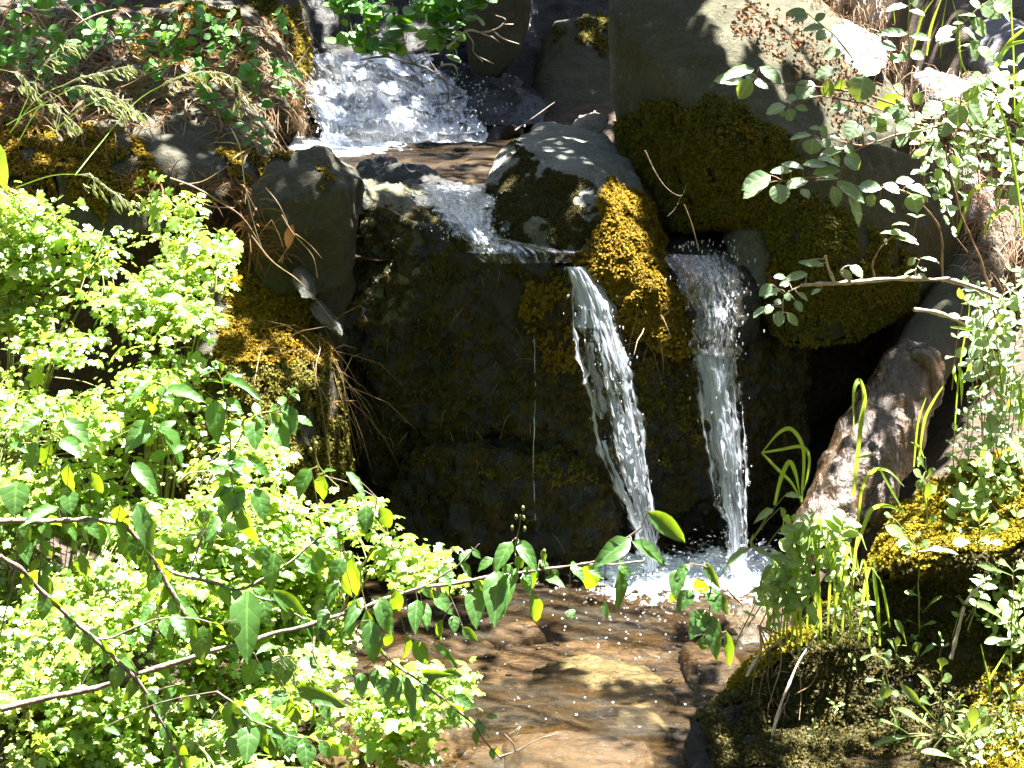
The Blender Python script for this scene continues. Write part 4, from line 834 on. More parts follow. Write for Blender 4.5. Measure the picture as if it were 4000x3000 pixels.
def plant(name, label, cat, paths, radii, leafmat, stemmat, items=(), T=ID, tmpl=OVW, tw=.62, group=None, face=.75, fills=(), roll=.35, dy=.9, extra=None):
    """a branch: stems (first is the main one) + leaves seen one by one + shoots filled with pairs."""
    root = None; sg = []; stems = []; allp = []
    for k, pth in enumerate(paths):
        px = pxpath(pth, T); s = smooth_path(L(px), 8); s = s + np.column_stack([vnoise(s * 23 + 1, 61), 0 * s[:, 0], vnoise(s * 23 + 7, 62)]) * .0035; stems.append(s); allp += [(*proj(q[None])[:2], q[1]) for q in s[::2]]
        rd = radii[min(k, len(radii) - 1)]; sg += tube(s, rd, 7, .42)
    allp = [(float(a[0]) if np.ndim(a) else a, float(b[0]) if np.ndim(b) else b, c) for a, b, c in allp]
    root = empty(name, stems[0][0], label, cat, group); lg_ = []
    if len(items):
        g, pb = leaves_px(items, stem_Y(allp), tmpl, tw, T, face=face, roll=roll, dy=dy); lg_.append(g); sg += petioles(pb, np.vstack(stems))
    for (k, n, ln, droop, opp) in fills:
        pos, X, Yd, Z, sz = shoot_leaves(stems[k], n, ln, tw, droop, opp=opp); lg_.append(instance(tmpl[0], tmpl[1], pos, X, Yd, Z, sz))
    obj('stem', sg, M[stemmat], root)
    if lg_:
        fo = obj('foliage', lg_, M[leafmat], root); k = len(fo.data.vertices) // len(tmpl[0])
        at = fo.data.attributes.new('luv', 'FLOAT_VECTOR', 'POINT'); at.data.foreach_set('vector', np.tile(np.column_stack([tmpl[0][:, 0], tmpl[0][:, 1], 0 * tmpl[0][:, 0]]), (k, 1)).astype(np.float32).ravel())
    if extra: extra(root, stems)
    return root
def buds(px, T, Y, r=.004):
    def make(root, stems):
        for u, v in px:
            c = P(*xf(T, (u, v)), Y); obj('bud', tube([c, c + [0, 0, r], c + [0, 0, 2.4 * r], c + [0, 0, 3 * r]], [r * .3, r, r * .7, r * .1], 6), M['stem'], root)
    return make

# --- long arching branch across the foreground (large opposite leaves)
B1 = [(0, 1532, -1.95), (240, 1475, -1.9), (500, 1395, -1.85), (700, 1340, -1.8), (870, 1282, -1.75), (1000, 1255, -1.7), (1130, 1235, -1.68), (1260, 1222, -1.66), (1390, 1214, -1.64)]
inv = lambda pts, T: [((u - T[0]) / T[2], (v - T[1]) / T[2], y) for u, v, y in pts]
LB = [(1730, 60, 1940, 220, 100), (1650, 215, 1850, 315, 90), (1640, 200, 1475, 320, 110), (1470, 330, 1400, 470, 115), (1040, 215, 950, 345, 90), (945, 300, 865, 350, 60), (1075, 210, 1160, 340, 80), (1130, 320, 1150, 480, 80),
      (1140, 480, 1190, 640, 80), (965, 360, 950, 600, 135), (850, 450, 860, 630, 110), (1060, 350, 980, 540, 90), (1180, 310, 1240, 370, 50), (640, 480, 740, 570, 80), (745, 590, 750, 670, 60), (690, 610, 650, 735, 65), (790, 650, 860, 720, 55),
      (560, 510, 540, 655, 85), (580, 520, 620, 640, 70), (450, 460, 460, 590, 75), (370, 500, 420, 660, 90), (300, 560, 350, 790, 90), (280, 500, 200, 640, 70), (420, 680, 400, 755, 55), (500, 690, 520, 830, 60), (540, 720, 620, 850, 85),
      (1590, 350, 1600, 560, 75), (1510, 520, 1520, 605, 40), (1330, 560, 1350, 600, 60), (640, 740, 790, 850, 45), (230, 300, 220, 510, 110), (180, 300, 130, 410, 90), (1210, 400, 1300, 420, 60), (1190, 260, 1215, 330, 40), (1060, 290, 1100, 350, 60), (1030, 330, 1000, 400, 60),
      (1100, 380, 1130, 470, 60), (1250, 350, 1270, 420, 45), (1430, 345, 1500, 390, 40), (160, 420, 90, 520, 80), (100, 560, 60, 640, 70), (690, 420, 740, 480, 50), (240, 620, 180, 700, 60)]
plant('honeysuckle_branch', 'long arching big-leaved branch reaching over the pool to the foot of the left fall', 'branch',
      [inv(B1, TB), [(1340, 350, -1.66), (1500, 300, -1.67), (1690, 150, -1.70)], [(1075, 370, -1.68), (1060, 260, -1.68), (1085, 80, -1.68)], [(500, 480, -1.78), (640, 420, -1.76), (780, 320, -1.76), (870, 225, -1.76)], [(40, 690, -1.85), (30, 800, -1.87), (90, 900, -1.88)], [(730, 430, -1.75), (725, 480, -1.75), (740, 520, -1.75)]],
      [[.0062, .0022], [.003, .002], [.002, .0012], [.0022, .001], [.0025, .001]], 'honey', 'bark', LB, TB, fills=((0, 9, .040, .7, True), (3, 4, .035, .7, True)), extra=buds([(1097, 60), (1062, 105), (1042, 160), (1100, 110), (1105, 165), (1205, 280)], TB, -1.68, .0042))
LH = [(1940, 330, 1870, 400, 55), (1900, 350, 1860, 480, 95), (1950, 460, 1890, 560, 90), (2020, 320, 2090, 450, 50), (2050, 450, 2085, 560, 85), (2020, 560, 1960, 690, 110), (2060, 590, 2070, 800, 90), (2130, 670, 2160, 870, 55), (2010, 700, 2010, 770, 55), (1980, 400, 2030, 500, 80), (2090, 480, 2130, 580, 60), (1870, 470, 1840, 530, 45)]
plant('honeysuckle_branch', 'drooping leafy sprig hanging dark green in front of the foot of the right fall', 'branch',
      [[(2212, 540, -1.5), (2120, 440, -1.5), (2040, 350, -1.5), (1960, 330, -1.5)], [(2060, 360, -1.5), (2050, 480, -1.5), (2050, 600, -1.5), (2110, 680, -1.5)]], [[.002, .0012], [.0015, .001]], 'honey', 'redstem', LH, TB)
LA = [(90, 110, 70, 270, 165), (315, 250, 130, 305, 75), (380, 165, 370, 270, 115), (370, 20, 370, 180, 85), (490, 60, 560, 190, 65), (720, 10, 840, 150, 95), (650, 240, 660, 380, 115), (740, 230, 820, 490, 105), (560, 340, 540, 460, 65), (660, 380, 700, 540, 95), (470, 340, 450, 455, 70), (440, 500, 450, 640, 95), (440, 240, 500, 290, 70), (1230, 130, 1290, 260, 150), (1380, 150, 1440, 305, 115), (1300, 240, 1360, 480, 115), (1210, 220, 1200, 335, 70), (1380, 20, 1470, 80, 65),
      (1680, 40, 1590, 190, 95), (1750, 80, 1720, 215, 95), (1870, 60, 1980, 175, 55), (1980, 240, 1970, 375, 95), (2050, 250, 2120, 375, 85), (1430, 460, 1400, 560, 90), (1490, 490, 1440, 690, 115), (1720, 470, 1740, 570, 65), (1870, 540, 1900, 740, 115), (1840, 540, 1790, 645, 95), (1110, 260, 1090, 350, 70), (270, 340, 250, 420, 50), (130, 420, 140, 540, 90), (280, 560, 230, 620, 60), (1220, 10, 1310, 60, 90), (1180, 300, 1120, 420, 60)]
plant('honeysuckle_branch', 'upper foreground branch of large leaves rising above the lobed bush', 'branch',
      [[(0, 325, -1.75), (230, 325, -1.72), (480, 320, -1.68), (660, 330, -1.62)], [(660, 330, -1.62), (790, 480, -1.6), (900, 650, -1.6), (1000, 840, -1.62)], [(930, 600, -1.58), (1150, 660, -1.55), (1300, 690, -1.52), (1540, 560, -1.48), (1720, 420, -1.45), (1850, 380, -1.42)], [(1090, 400, -1.55), (1040, 560, -1.56), (1000, 640, -1.56)], [(230, 330, -1.72), (225, 550, -1.72), (205, 760, -1.72)], [(95, 390, -1.74), (90, 560, -1.74), (0, 950, -1.76)], [(1850, 380, -1.42), (2000, 300, -1.4), (2040, 200, -1.4)], [(1320, 260, -1.5), (1250, 130, -1.5), (1240, 0, -1.5)]],
      [[.007, .004], [.006, .005], [.004, .0018], [.002, .0015], [.002, .0015], [.002, .0012], [.0018, .001]], 'honey', 'bark', LA, TA, fills=((0, 6, .055, .6, True), (1, 7, .055, .6, True), (2, 9, .05, .6, True), (4, 4, .045, .6, True), (7, 4, .05, .6, True)))
LC = [(1340, 700, 1310, 1050, 180), (1470, 700, 1680, 860, 95), (1100, 890, 1070, 1085, 140), (1390, 1070, 1330, 1210, 130), (1540, 1050, 1510, 1215, 140), (1630, 1060, 1700, 1130, 105), (1940, 750, 1880, 870, 90), (2050, 760, 2090, 925, 85), (2000, 860, 2020, 1080, 115), (960, 1210, 860, 1355, 70), (1060, 1240, 980, 1350, 90), (1540, 1240, 1470, 1320, 100), (1600, 1220, 1820, 1310, 95), (1560, 1280, 1620, 1460, 85), (1680, 1300, 1720, 1445, 75), (1740, 1280, 1770, 1405, 65), (1280, 860, 1250, 960, 80), (1490, 1000, 1400, 1010, 60), (790, 870, 780, 940, 60), (930, 830, 1000, 930, 80), (840, 770, 760, 830, 70), (1430, 1080, 1470, 1150, 60)]
plant('honeysuckle_branch', 'short leafy side branch with the largest drooping leaf, crossing the bush at lower centre', 'branch',
      [[(0, 510, -2.0), (120, 600, -1.98), (300, 770, -1.95), (480, 940, -1.93), (640, 1090, -1.92), (750, 1200, -1.92), (830, 1340, -1.92), (920, 1500, -1.93), (980, 1640, -1.94)], [(480, 940, -1.93), (560, 970, -1.92), (720, 900, -1.9), (860, 850, -1.9), (1030, 850, -1.9), (1180, 890, -1.9)], [(590, 1030, -1.92), (500, 1110, -1.92), (430, 1220, -1.93)], [(1370, 1040, -1.85), (1420, 1110, -1.85), (1540, 1050, -1.85)], [(1320, 700, -1.8), (1500, 780, -1.8), (1700, 880, -1.8), (1760, 920, -1.8)]],
      [[.0055, .004], [.003, .0015], [.002, .001], [.002, .0015], [.0026, .0015]], 'honey', 'bark', LC, TA, fills=((0, 12, .05, .7, True), (1, 6, .045, .7, True), (4, 5, .045, .7, True)))
LD = [(1350, 1420, 1330, 1605, 130), (1430, 1440, 1460, 1605, 105), (1420, 1420, 1545, 1500, 65), (1470, 1500, 1480, 1625, 55), (1560, 1490, 1570, 1600, 80), (1650, 1520, 1660, 1655, 115), (1790, 1530, 1860, 1600, 75), (1240, 1490, 1260, 1600, 70), (1300, 1440, 1200, 1480, 60), (1140, 1400, 1090, 1440, 50), (560, 1440, 640, 1460, 50)]
plant('honeysuckle_branch', 'lowest foreground sprig of dark drooping leaves at the bottom beside the pool', 'branch',
      [[(1160, 1250, -2.0), (1280, 1330, -2.0), (1400, 1420, -2.0), (1560, 1480, -2.0), (1790, 1530, -2.0)]], [[.0028, .0012]], 'honey', 'bark', LD, TA, fills=((0, 8, .055, .8, True),))
LE = [(480, 890, 570, 1115, 75), (440, 900, 460, 1010, 75), (380, 900, 410, 1025, 85), (270, 880, 280, 1000, 75), (580, 880, 700, 900, 55), (690, 880, 790, 900, 55), (740, 1000, 845, 1050, 65), (870, 1130, 895, 1180, 60), (910, 1110, 970, 1095, 40), (880, 1120, 860, 1150, 45), (350, 860, 330, 950, 60), (620, 900, 650, 960, 50)]
plant('honeysuckle_branch', 'bare-tipped twig with few leaves leaning down over the near end of the pool', 'branch',
      [[(300, 680, -1.8), (420, 820, -1.8), (560, 920, -1.8), (680, 1010, -1.8), (830, 1140, -1.8), (900, 1220, -1.8), (980, 1320, -1.8)], [(980, 1310, -1.8), (1070, 1280, -1.8), (1170, 1230, -1.8), (1280, 1190, -1.8)], [(1060, 1285, -1.8), (1045, 1240, -1.8), (1000, 1190, -1.8)]], [[.0034, .0018], [.0022, .001], [.0016, .001]], 'honey', 'bark', LE, TB, fills=((0, 5, .035, .7, True),))
LF = [(250, 1260, 110, 1310, 75), (380, 1260, 530, 1385, 95), (870, 1270, 760, 1430, 125), (920, 1290, 1125, 1500, 175), (980, 1085, 1185, 1110, 95), (900, 1040, 750, 1135, 65), (1310, 1020, 1525, 1085, 62), (1340, 1140, 1420, 1205, 62), (1270, 1150, 1270, 1385, 122), (1500, 1260, 1500, 1415, 115), (1600, 1290, 1700, 1405, 140), (1690, 1190, 1730, 1325, 105), (1740, 1260, 1845, 1280, 70), (1450, 1470, 1600, 1590, 62), (1380, 1440, 1310, 1565, 65), (1830, 1560, 1730, 1655, 95), (200, 1400, 180, 1565, 105), (300, 1380, 240, 1585, 85), (60, 1410, 150, 1430, 60), (360, 1380, 470, 1450, 105), (400, 1510, 390, 1655, 85), (1890, 1590, 1950, 1540, 45), (1420, 1270, 1330, 1320, 70), (1290, 930, 1320, 980, 40), (640, 1390, 560, 1500, 80), (1650, 1180, 1560, 1230, 70)]
plant('honeysuckle_branch', 'leafy shoots with buds standing up in front of the moss-covered boulder', 'branch',
      [[(1380, 1659, -1.2), (1360, 1420, -1.2), (1320, 1100, -1.2), (1250, 920, -1.2)], [(1370, 1450, -1.2), (1500, 1250, -1.2), (1640, 1200, -1.2), (1740, 1080, -1.2)], [(1050, 1659, -1.25), (950, 1350, -1.25), (900, 1270, -1.25), (980, 1080, -1.25)], [(300, 1659, -1.4), (290, 1400, -1.4), (300, 1280, -1.4)], [(1990, 1659, -1.2), (1880, 1540, -1.2), (1860, 1440, -1.2)]],
      [[.0026, .0012], [.002, .001], [.002, .001]], 'honey', 'stem', LF, T4, fills=((0, 5, .045, .4, True), (1, 5, .04, .4, True), (2, 5, .04, .4, True)), extra=buds([(1243, 905), (1272, 950), (1330, 980), (1747, 1080), (1700, 1110), (1830, 1460), (1862, 1425)], T4, -1.2, .0045))

# --- snowberry on the right
def snow(label, paths, items, T=T3, radii=([.0026, .0012],), fills=(), tm=SNW, tw=.64, stem='redstem'):
    return plant('snowberry_branch', label, 'branch', paths, radii, 'snow', stem, items, T, tm, tw, 'snowberry branches on the right bank', .8, fills, .3, .6)
snow('snowberry twig tip with five pale leaves nearest the big boulder top', [[(1640, 560, -.55), (1350, 470, -.58), (1080, 435, -.6), (920, 425, -.62), (840, 380, -.62)]],
     [(840, 350, 690, 375, 65), (870, 340, 985, 412, 65), (790, 410, 650, 392, 75), (820, 400, 765, 505, 80), (840, 412, 915, 440, 55), (800, 380, 850, 400, 50), (1130, 410, 1070, 490, 95), (1210, 410, 1220, 492, 85), (1250, 350, 1150, 385, 75), (1340, 330, 1450, 365, 85), (1400, 385, 1370, 510, 135), (1520, 475, 1530, 562, 135), (1290, 400, 1260, 470, 60), (1480, 350, 1400, 370, 60), (1560, 500, 1640, 520, 60), (1600, 530, 1560, 600, 80)])
snow('snowberry twig with a small rosette over the mossy belly of the boulder', [[(1700, 640, -.5), (1480, 560, -.55), (1350, 520, -.58), (1180, 492, -.6), (1050, 530, -.6)]],
     [(1000, 540, 900, 565, 75), (1010, 555, 1040, 612, 75), (1050, 545, 1112, 552, 45), (1060, 500, 1000, 495, 45), (990, 560, 980, 590, 40), (1230, 545, 1330, 552, 45), (1390, 548, 1450, 565, 40), (1140, 490, 1090, 490, 40)])
snow('snowberry spur with round leaves on a short upright twig', [[(1800, 640, -.55), (1560, 685, -.6), (1400, 745, -.62), (1340, 770, -.63)], [(1390, 748, -.62), (1395, 690, -.62), (1385, 560, -.62)]],
     [(1370, 620, 1320, 690, 95), (1410, 605, 1512, 620, 65), (1420, 680, 1460, 702, 45), (1450, 660, 1535, 640, 55), (1300, 750, 1160, 800, 65), (1310, 735, 1335, 775, 55), (1310, 780, 1380, 862, 80), (1245, 790, 1280, 832, 55), (1470, 590, 1540, 590, 55), (1560, 640, 1640, 650, 70), (1600, 670, 1580, 740, 60)])
snow('small snowberry leaf tuft against the dark boulder moss', [[(1390, 748, -.61), (1280, 720, -.63), (1170, 700, -.65)]], [(1130, 685, 1032, 692, 42), (1175, 640, 1212, 692, 62), (1140, 705, 1128, 782, 92), (1195, 705, 1222, 750, 50), (1220, 690, 1302, 692, 40), (1120, 650, 1180, 650, 40)])
snow('longest snowberry spray, its pale leaves tipping left across the mossy boulder', [[(1800, 1430, -.7), (1798, 1280, -.72), (1770, 1140, -.74), (1690, 1040, -.78), (1560, 960, -.8), (1400, 960, -.82), (1260, 915, -.84), (1130, 902, -.85), (980, 915, -.87)], [(1260, 915, -.84), (1290, 850, -.84), (1310, 790, -.84)]],
     [(920, 890, 790, 950, 95), (900, 935, 780, 992, 75), (960, 935, 980, 1030, 105), (1030, 870, 925, 862, 48), (980, 835, 1090, 842, 48), (1090, 835, 1212, 830, 48), (1000, 955, 1112, 905, 65), (1080, 960, 1120, 1000, 55), (1140, 885, 1280, 850, 62), (1150, 918, 1260, 890, 48), (1240, 945, 1272, 1045, 95), (1260, 922, 1400, 1012, 62), (1320, 1000, 1402, 1145, 95), (1370, 950, 1480, 945, 75), (1410, 1000, 1460, 1040, 62), (1480, 1020, 1562, 1070, 52), (1560, 925, 1655, 908, 52), (1610, 945, 1738, 978, 52), (1640, 985, 1670, 1072, 95), (1500, 935, 1580, 970, 65), (1280, 850, 1190, 790, 60), (1300, 800, 1370, 850, 70)], radii=([.0032, .0012], [.002, .001]))
snow('tiny snowberry sprig on a thin curved stalk under the long spray', [[(1445, 1420, -.7), (1440, 1340, -.72), (1490, 1250, -.74), (1560, 1190, -.74)]], [(1540, 1145, 1622, 1128, 34), (1480, 1185, 1662, 1188, 42), (1560, 1212, 1672, 1222, 42), (1540, 1170, 1600, 1190, 36), (1500, 1215, 1520, 1240, 30)])
snow('nearly bare pale snowberry stick reaching left with a leafy tuft at its end', [[(2080, 1510, -.75), (1900, 1440, -.78), (1750, 1420, -.8), (1560, 1415, -.82), (1400, 1426, -.83), (1250, 1440, -.84), (1080, 1450, -.85)], [(1250, 1440, -.84), (1220, 1370, -.85), (1200, 1300, -.86)], [(1330, 1430, -.84), (1280, 1390, -.85), (1300, 1360, -.85)], [(1660, 1412, -.8), (1665, 1360, -.8), (1690, 1310, -.8)], [(1080, 1450, -.85), (1000, 1500, -.86), (990, 1600, -.87)]],
     [(1000, 1410, 945, 1400, 40), (1110, 1390, 1000, 1415, 45), (1150, 1350, 1075, 1325, 34), (1180, 1470, 1130, 1490, 34), (930, 1445, 868, 1500, 52), (980, 1470, 890, 1500, 42), (1000, 1490, 1025, 1525, 40), (905, 1560, 833, 1602, 45), (930, 1550, 900, 1590, 42), (960, 1585, 970, 1655, 62), (1010, 1590, 1062, 1655, 42), (1050, 1530, 1085, 1580, 42), (1100, 1330, 1200, 1345, 36), (1330, 1350, 1395, 1400, 60), (1290, 1370, 1340, 1420, 36), (1660, 1312, 1620, 1345, 42), (1690, 1312, 1780, 1320, 34), (1660, 1372, 1605, 1386, 30), (1680, 1362, 1718, 1372, 28), (1665, 1395, 1715, 1402, 30), (980, 1540, 940, 1530, 40), (1020, 1440, 970, 1445, 40), (1060, 1490, 1120, 1520, 40)], radii=([.006, .005], [.004, .003], [.003, .002], [.0015, .001], [.002, .001]), stem='palebark')
snow('snowberry stem with paired leaves standing in front of the lilac rock', [[(1340, 300, -.2), (1240, 170, -.22), (1110, 70, -.24)]], [(1110, 72, 1018, 60, 52), (1112, 80, 1045, 102, 45), (1200, 142, 1085, 138, 62), (1220, 160, 1160, 192, 70), (1280, 265, 1185, 280, 80), (1150, 100, 1200, 70, 40)], stem='stem')
snow('upright snowberry shoot with yellow-green leaf pairs at the top of the frame', [[(1632, 300, -.3), (1628, 150, -.3), (1625, 0, -.3), (1622, -60, -.3)]], [(1618, 30, 1515, 38, 45), (1640, 22, 1670, -10, 60), (1630, 55, 1708, 66, 45), (1618, 172, 1472, 155, 48), (1640, 182, 1735, 190, 42), (1560, 240, 1490, 225, 80), (1590, 290, 1530, 300, 60), (1580, 270, 1620, 300, 60), (1640, 270, 1700, 290, 55)], stem='stem')
snow('large-leaved snowberry shoot in front of the dark gap at the upper right', [[(1900, 420, -.35), (1880, 270, -.36), (1880, 150, -.38), (1960, 60, -.38), (2080, -30, -.38)]], [(1880, 80, 1965, 68, 70), (1870, 140, 1768, 185, 75), (1900, 150, 1985, 195, 85), (1940, 110, 2035, 165, 95), (1940, 210, 1992, 300, 115), (1860, 200, 1782, 215, 48), (1850, 120, 1900, 110, 55), (1990, 40, 1945, 0, 60), (2000, 20, 2090, 80, 90), (2060, 10, 2150, 40, 95), (2100, 60, 2150, 100, 70), (1900, 230, 1990, 245, 40), (1980, 240, 2060, 300, 70)], stem='stem')
snow('bright overexposed snowberry cluster in the middle of the right bank', [[(2212, 760, -.45), (2060, 700, -.5), (1900, 660, -.52), (1760, 630, -.54), (1660, 600, -.55)], [(1960, 680, -.5), (1890, 560, -.5), (1900, 430, -.5)]],
     [(1960, 420, 1800, 470, 90), (1980, 440, 1900, 500, 80), (2010, 390, 1950, 400, 70), (1870, 530, 1880, 640, 100), (1920, 535, 2020, 620, 85), (2040, 370, 2140, 430, 75), (2030, 380, 2000, 440, 60), (1790, 520, 1700, 580, 80), (1760, 600, 1740, 700, 70), (1700, 590, 1600, 610, 75), (1830, 620, 1790, 690, 80), (2030, 600, 2080, 660, 70), (1960, 640, 1930, 580, 50), (2080, 480, 2130, 520, 60), (1990, 470, 2060, 500, 80), (1680, 640, 1640, 700, 50), (2060, 720, 2110, 740, 60), (1790, 720, 1760, 760, 55), (1870, 690, 1880, 730, 60), (1900, 800, 1990, 820, 50), (2140, 730, 2200, 780, 50), (1730, 440, 1800, 430, 50), (1650, 520, 1700, 480, 60), (1600, 470, 1560, 430, 70), (1560, 560, 1500, 590, 70), (1640, 600, 1560, 610, 65)])
snow('snowberry stem rising from the bank at the right edge with drooping leaves', [[(2080, 1700, -.7), (2040, 1480, -.72), (1960, 1250, -.74), (1890, 1080, -.76), (1830, 870, -.76), (1810, 740, -.76)]], [(1840, 870, 1870, 900, 40), (1820, 790, 1760, 770, 40)], radii=([.0032, .0018],))
def fill_region(label, u0, u1, v0, v1, n, Y, seed, ln=.035, name='snowberry_bush'):
    r = np.random.default_rng(seed); root = None; sg, lv = [], []
    base = P((u0 + u1) / 2, v1 + 60, Y + .1)
    for k in range(n):
        u, v = r.uniform(u0, u1), r.uniform(v0, v1); y = Y + r.uniform(-.18, .12)
        top = P(u, v, y); lo = P(u + r.uniform(-40, 60), v + r.uniform(120, 220), y + r.uniform(0, .12)); s = smooth_path([lo, (lo + top) / 2 + r.normal(0, .01, 3), top], 6)
        sg += tube(s, [.0016, .0007], 4); pos, X, Yd, Z, sz = shoot_leaves(s, 4, ln * r.uniform(.6, 1.1), .62, .15, .25); lv.append(instance(SNW[0], SNW[1], pos, X, Yd, Z, sz))
    root = empty(name, base, label, 'bush', None); obj('stem', sg, M['redstem'], root); obj('foliage', lv, M['snow'], root); return root
fill_region('thick snowberry growth along the right edge above the log', 2080, 2230, 560, 900, 60, -.6, 71, .038)
fill_region('sunlit snowberry growth at the upper right among tall grass blades', 1980, 2240, 120, 420, 40, -.25, 72, .045)
# --- left bush of small lobed leaves
REG = [(-40, 395), (60, 410), (150, 430), (240, 440), (310, 400), (345, 385), (395, 425), (445, 490), (475, 560), (485, 605), (440, 640), (400, 600), (350, 640), (430, 640), (445, 690), (380, 730), (400, 790), (480, 830), (550, 910), (600, 950), (610, 1020), (690, 1050), (790, 1060), (830, 1120), (870, 1160), (940, 1190), (950, 1240), (880, 1270), (780, 1310), (740, 1380), (720, 1460), (800, 1450), (900, 1440), (1000, 1450), (980, 1500), (900, 1560), (890, 1640), (800, 1600), (700, 1560), (690, 1700), (-60, 1780)]
def YL(u, v): return -.38 - 1.30 * (v - 380) / 1280 - .12 * math.sin(u / 160) + .10 * math.sin(v / 90 + u / 120)
r = np.random.default_rng(99); C_ = []
while len(C_) < 1350:
    u, v = r.uniform(-60, 1010), r.uniform(370, 1780)
    if not inside(np.array([u]), np.array([v]), REG)[0]: continue
    if fbm(np.array([[u / 110, v / 80, 0]]), 2, .5, 77)[0] < -.07 and r.random() < .9: continue
    C_.append((u, v, YL(u, v) + abs(r.normal(0, .10)) * (1 if r.random() < .75 else 2.2)))
C_ = np.array(C_)
seeds = [(120, 520, 'sunlit lobed-leaf bush spilling down the top of the left bank'), (400, 540, 'pointed sprig of lobed leaves leaning right toward the moss-covered boulder'), (110, 900, 'dense bright lobed-leaf bush at the left edge half way down'), (440, 840, 'lobed-leaf bush with stout pale stems beside the moss-covered boulder'),
         (760, 1170, 'lobed-leaf bush tip hanging out over the far corner of the pool'), (160, 1340, 'overexposed lobed-leaf bush at the lower left behind the crossing branches'), (520, 1250, 'lobed-leaf bush in the lower middle under the big drooping leaf'), (480, 1580, 'low lobed-leaf bush along the bottom edge'), (860, 1520, 'small lobed-leaf bush with white-lit leaves at the pool margin')]
ow = np.argmin(((C_[:, None, :2] - np.array([[s[0], s[1]] for s in seeds])[None]) ** 2).sum(-1), 1)
for k, (su, sv, lab) in enumerate(seeds):
    cl = C_[ow == k]
    if len(cl) == 0: continue
    W = np.array([P(*c) for c in cl]); mid = W.mean(0); gz = float(ground_h(mid[0] - .1, mid[1] + .15)); base = np.array([mid[0] - .12, mid[1] + .16, gz - .02])
    root = empty('currant_bush', base, lab, 'bush'); sg, pos, dd, nn, sz = [], [], [], [], []
    far = W[np.argsort(-((W - base) ** 2).sum(1))[:60:9]]; mains = []
    for f in far:
        s = smooth_path([base, base + (f - base) * .4 + [0, 0, .10], base + (f - base) * .75 + [0, 0, .07], f + [0, 0, -.01]], 8); mains.append(s); sg += tube(s, [.005, .0018], 5, .3)
    MS = np.vstack(mains)
    for c in W:
        j = np.argmin(((MS - c) ** 2).sum(1)); q = MS[j]
        if np.linalg.norm(c - q) > .02: sg += tube(smooth_path([q, (q + c) / 2 + [0, 0, .015], c], 3), [.0016, .0009], 4)
        n = r.integers(12, 26); th = r.uniform(0, 2 * np.pi, n); rad = r.uniform(.04, .075) * np.sqrt(r.random(n))
        o = np.stack([np.cos(th) * rad, np.sin(th) * rad, r.normal(0, .013, n) - rad * .30], -1)
        pos.append(c + o); dd.append(np.stack([np.cos(th), np.sin(th), r.normal(-.25, .3, n)], -1) + r.normal(0, .35, (n, 3)))
        nn.append(np.array([0, -.30, 1.0]) + r.normal(0, .33, (n, 3))); sz.append(r.uniform(.011, .027, n) * r.uniform(.75, 1.3))
    pos, dd, nn, sz = np.vstack(pos), np.vstack(dd), np.vstack(nn), np.concatenate(sz); X, Yd, Z = frames(dd, nn); big_ = r.random(len(sz)) < .10; sz[big_] *= 1.8
    obj('stem', sg, M['stem'], root); obj('foliage', [instance(LOB[0], LOB[1], pos, X, Yd, Z, sz)], M['currant'], root)
# maple-like seedling leaves and a yellow leaf
g, pb = leaves_px([(900, 1190, 880, 1130, 80), (960, 1150, 1000, 1090, 90), (1000, 1160, 1070, 1120, 80), (930, 1260, 900, 1370, 90), (1000, 1300, 960, 1450, 120), (1090, 1400, 1150, 1480, 100), (1060, 1250, 1110, 1200, 80), (980, 1220, 1010, 1280, 90), (1130, 1330, 1210, 1300, 80), (1180, 1420, 1260, 1400, 80)], lambda u, v: -.62, MAP, 1.0, T1, face=1.2, roll=.4)
rt_ = empty('maple_seedling', P(345, 520, -.5), 'young maple with toothed bright green leaves at the crest of the left bush', 'seedling'); obj('foliage', [g], M['currant'], rt_); obj('stem', tube(smooth_path(L([(360, 560, -.55), (340, 480, -.6), (320, 400, -.62)]), 6), [.002, .001], 5), M['stem'], rt_)
g, _ = leaves_px([(498, 592, 525, 618, 32)], lambda u, v: -.45, MAP, 1.0, face=1.4); o = obj('fallen_leaf', [g], M['yleaf']); tag(o, 'small orange-yellow leaf lodged at the edge of the left bush by the moss', 'leaf')
g, _ = leaves_px([(-10, 300, 5, 415, 40)], lambda u, v: -.7, OVW, .62, face=1.0); o = obj('broad_leaf', [g], M['herb']); tag(o, 'single broad yellow-green leaf poking in at the left edge', 'leaf')
# --- round-leaved sprigs upper left
def sprig(label, stems, items, T, Y, mat='round', tm=RND, tw=.82):
    return plant('leafy_sprig', label, 'sprig', [[(a, b, Y) for a, b in s] for s in stems], [[.0016, .0008]], mat, 'bark', items, T, tm, tw, None, .9, roll=.45)
rs = np.random.default_rng(5)
def along_items(pts, n, ln, w, sp=30):
    s = smooth_path(np.array(pts, float), 20); out = []
    for k in range(n):
        q = s[int((k + .5) / n * (len(s) - 1))]; a = q + rs.normal(0, sp * .4, 2); th = rs.uniform(0, 2 * np.pi); l = ln * rs.uniform(.7, 1.2)
        out.append((a[0], a[1], a[0] + math.cos(th) * l, a[1] + math.sin(th) * l * .6, w * rs.uniform(.8, 1.1)))
    return out
s_ = [(1000, -60), (1250, 20), (1350, 130), (1500, 220), (1680, 290)]; sprig('round-leaved sprig hanging from the top edge over the straw bank, longest of the three', [s_], along_items(s_, 34, 80, 60, 60), T1, .55)
s_ = [(1240, 60), (1280, 250), (1300, 400), (1330, 600), (1400, 700), (1480, 760)]; sprig('round-leaved sprig dangling straight down over the left boulders', [s_], along_items(s_, 34, 75, 58, 55), T1, .3)
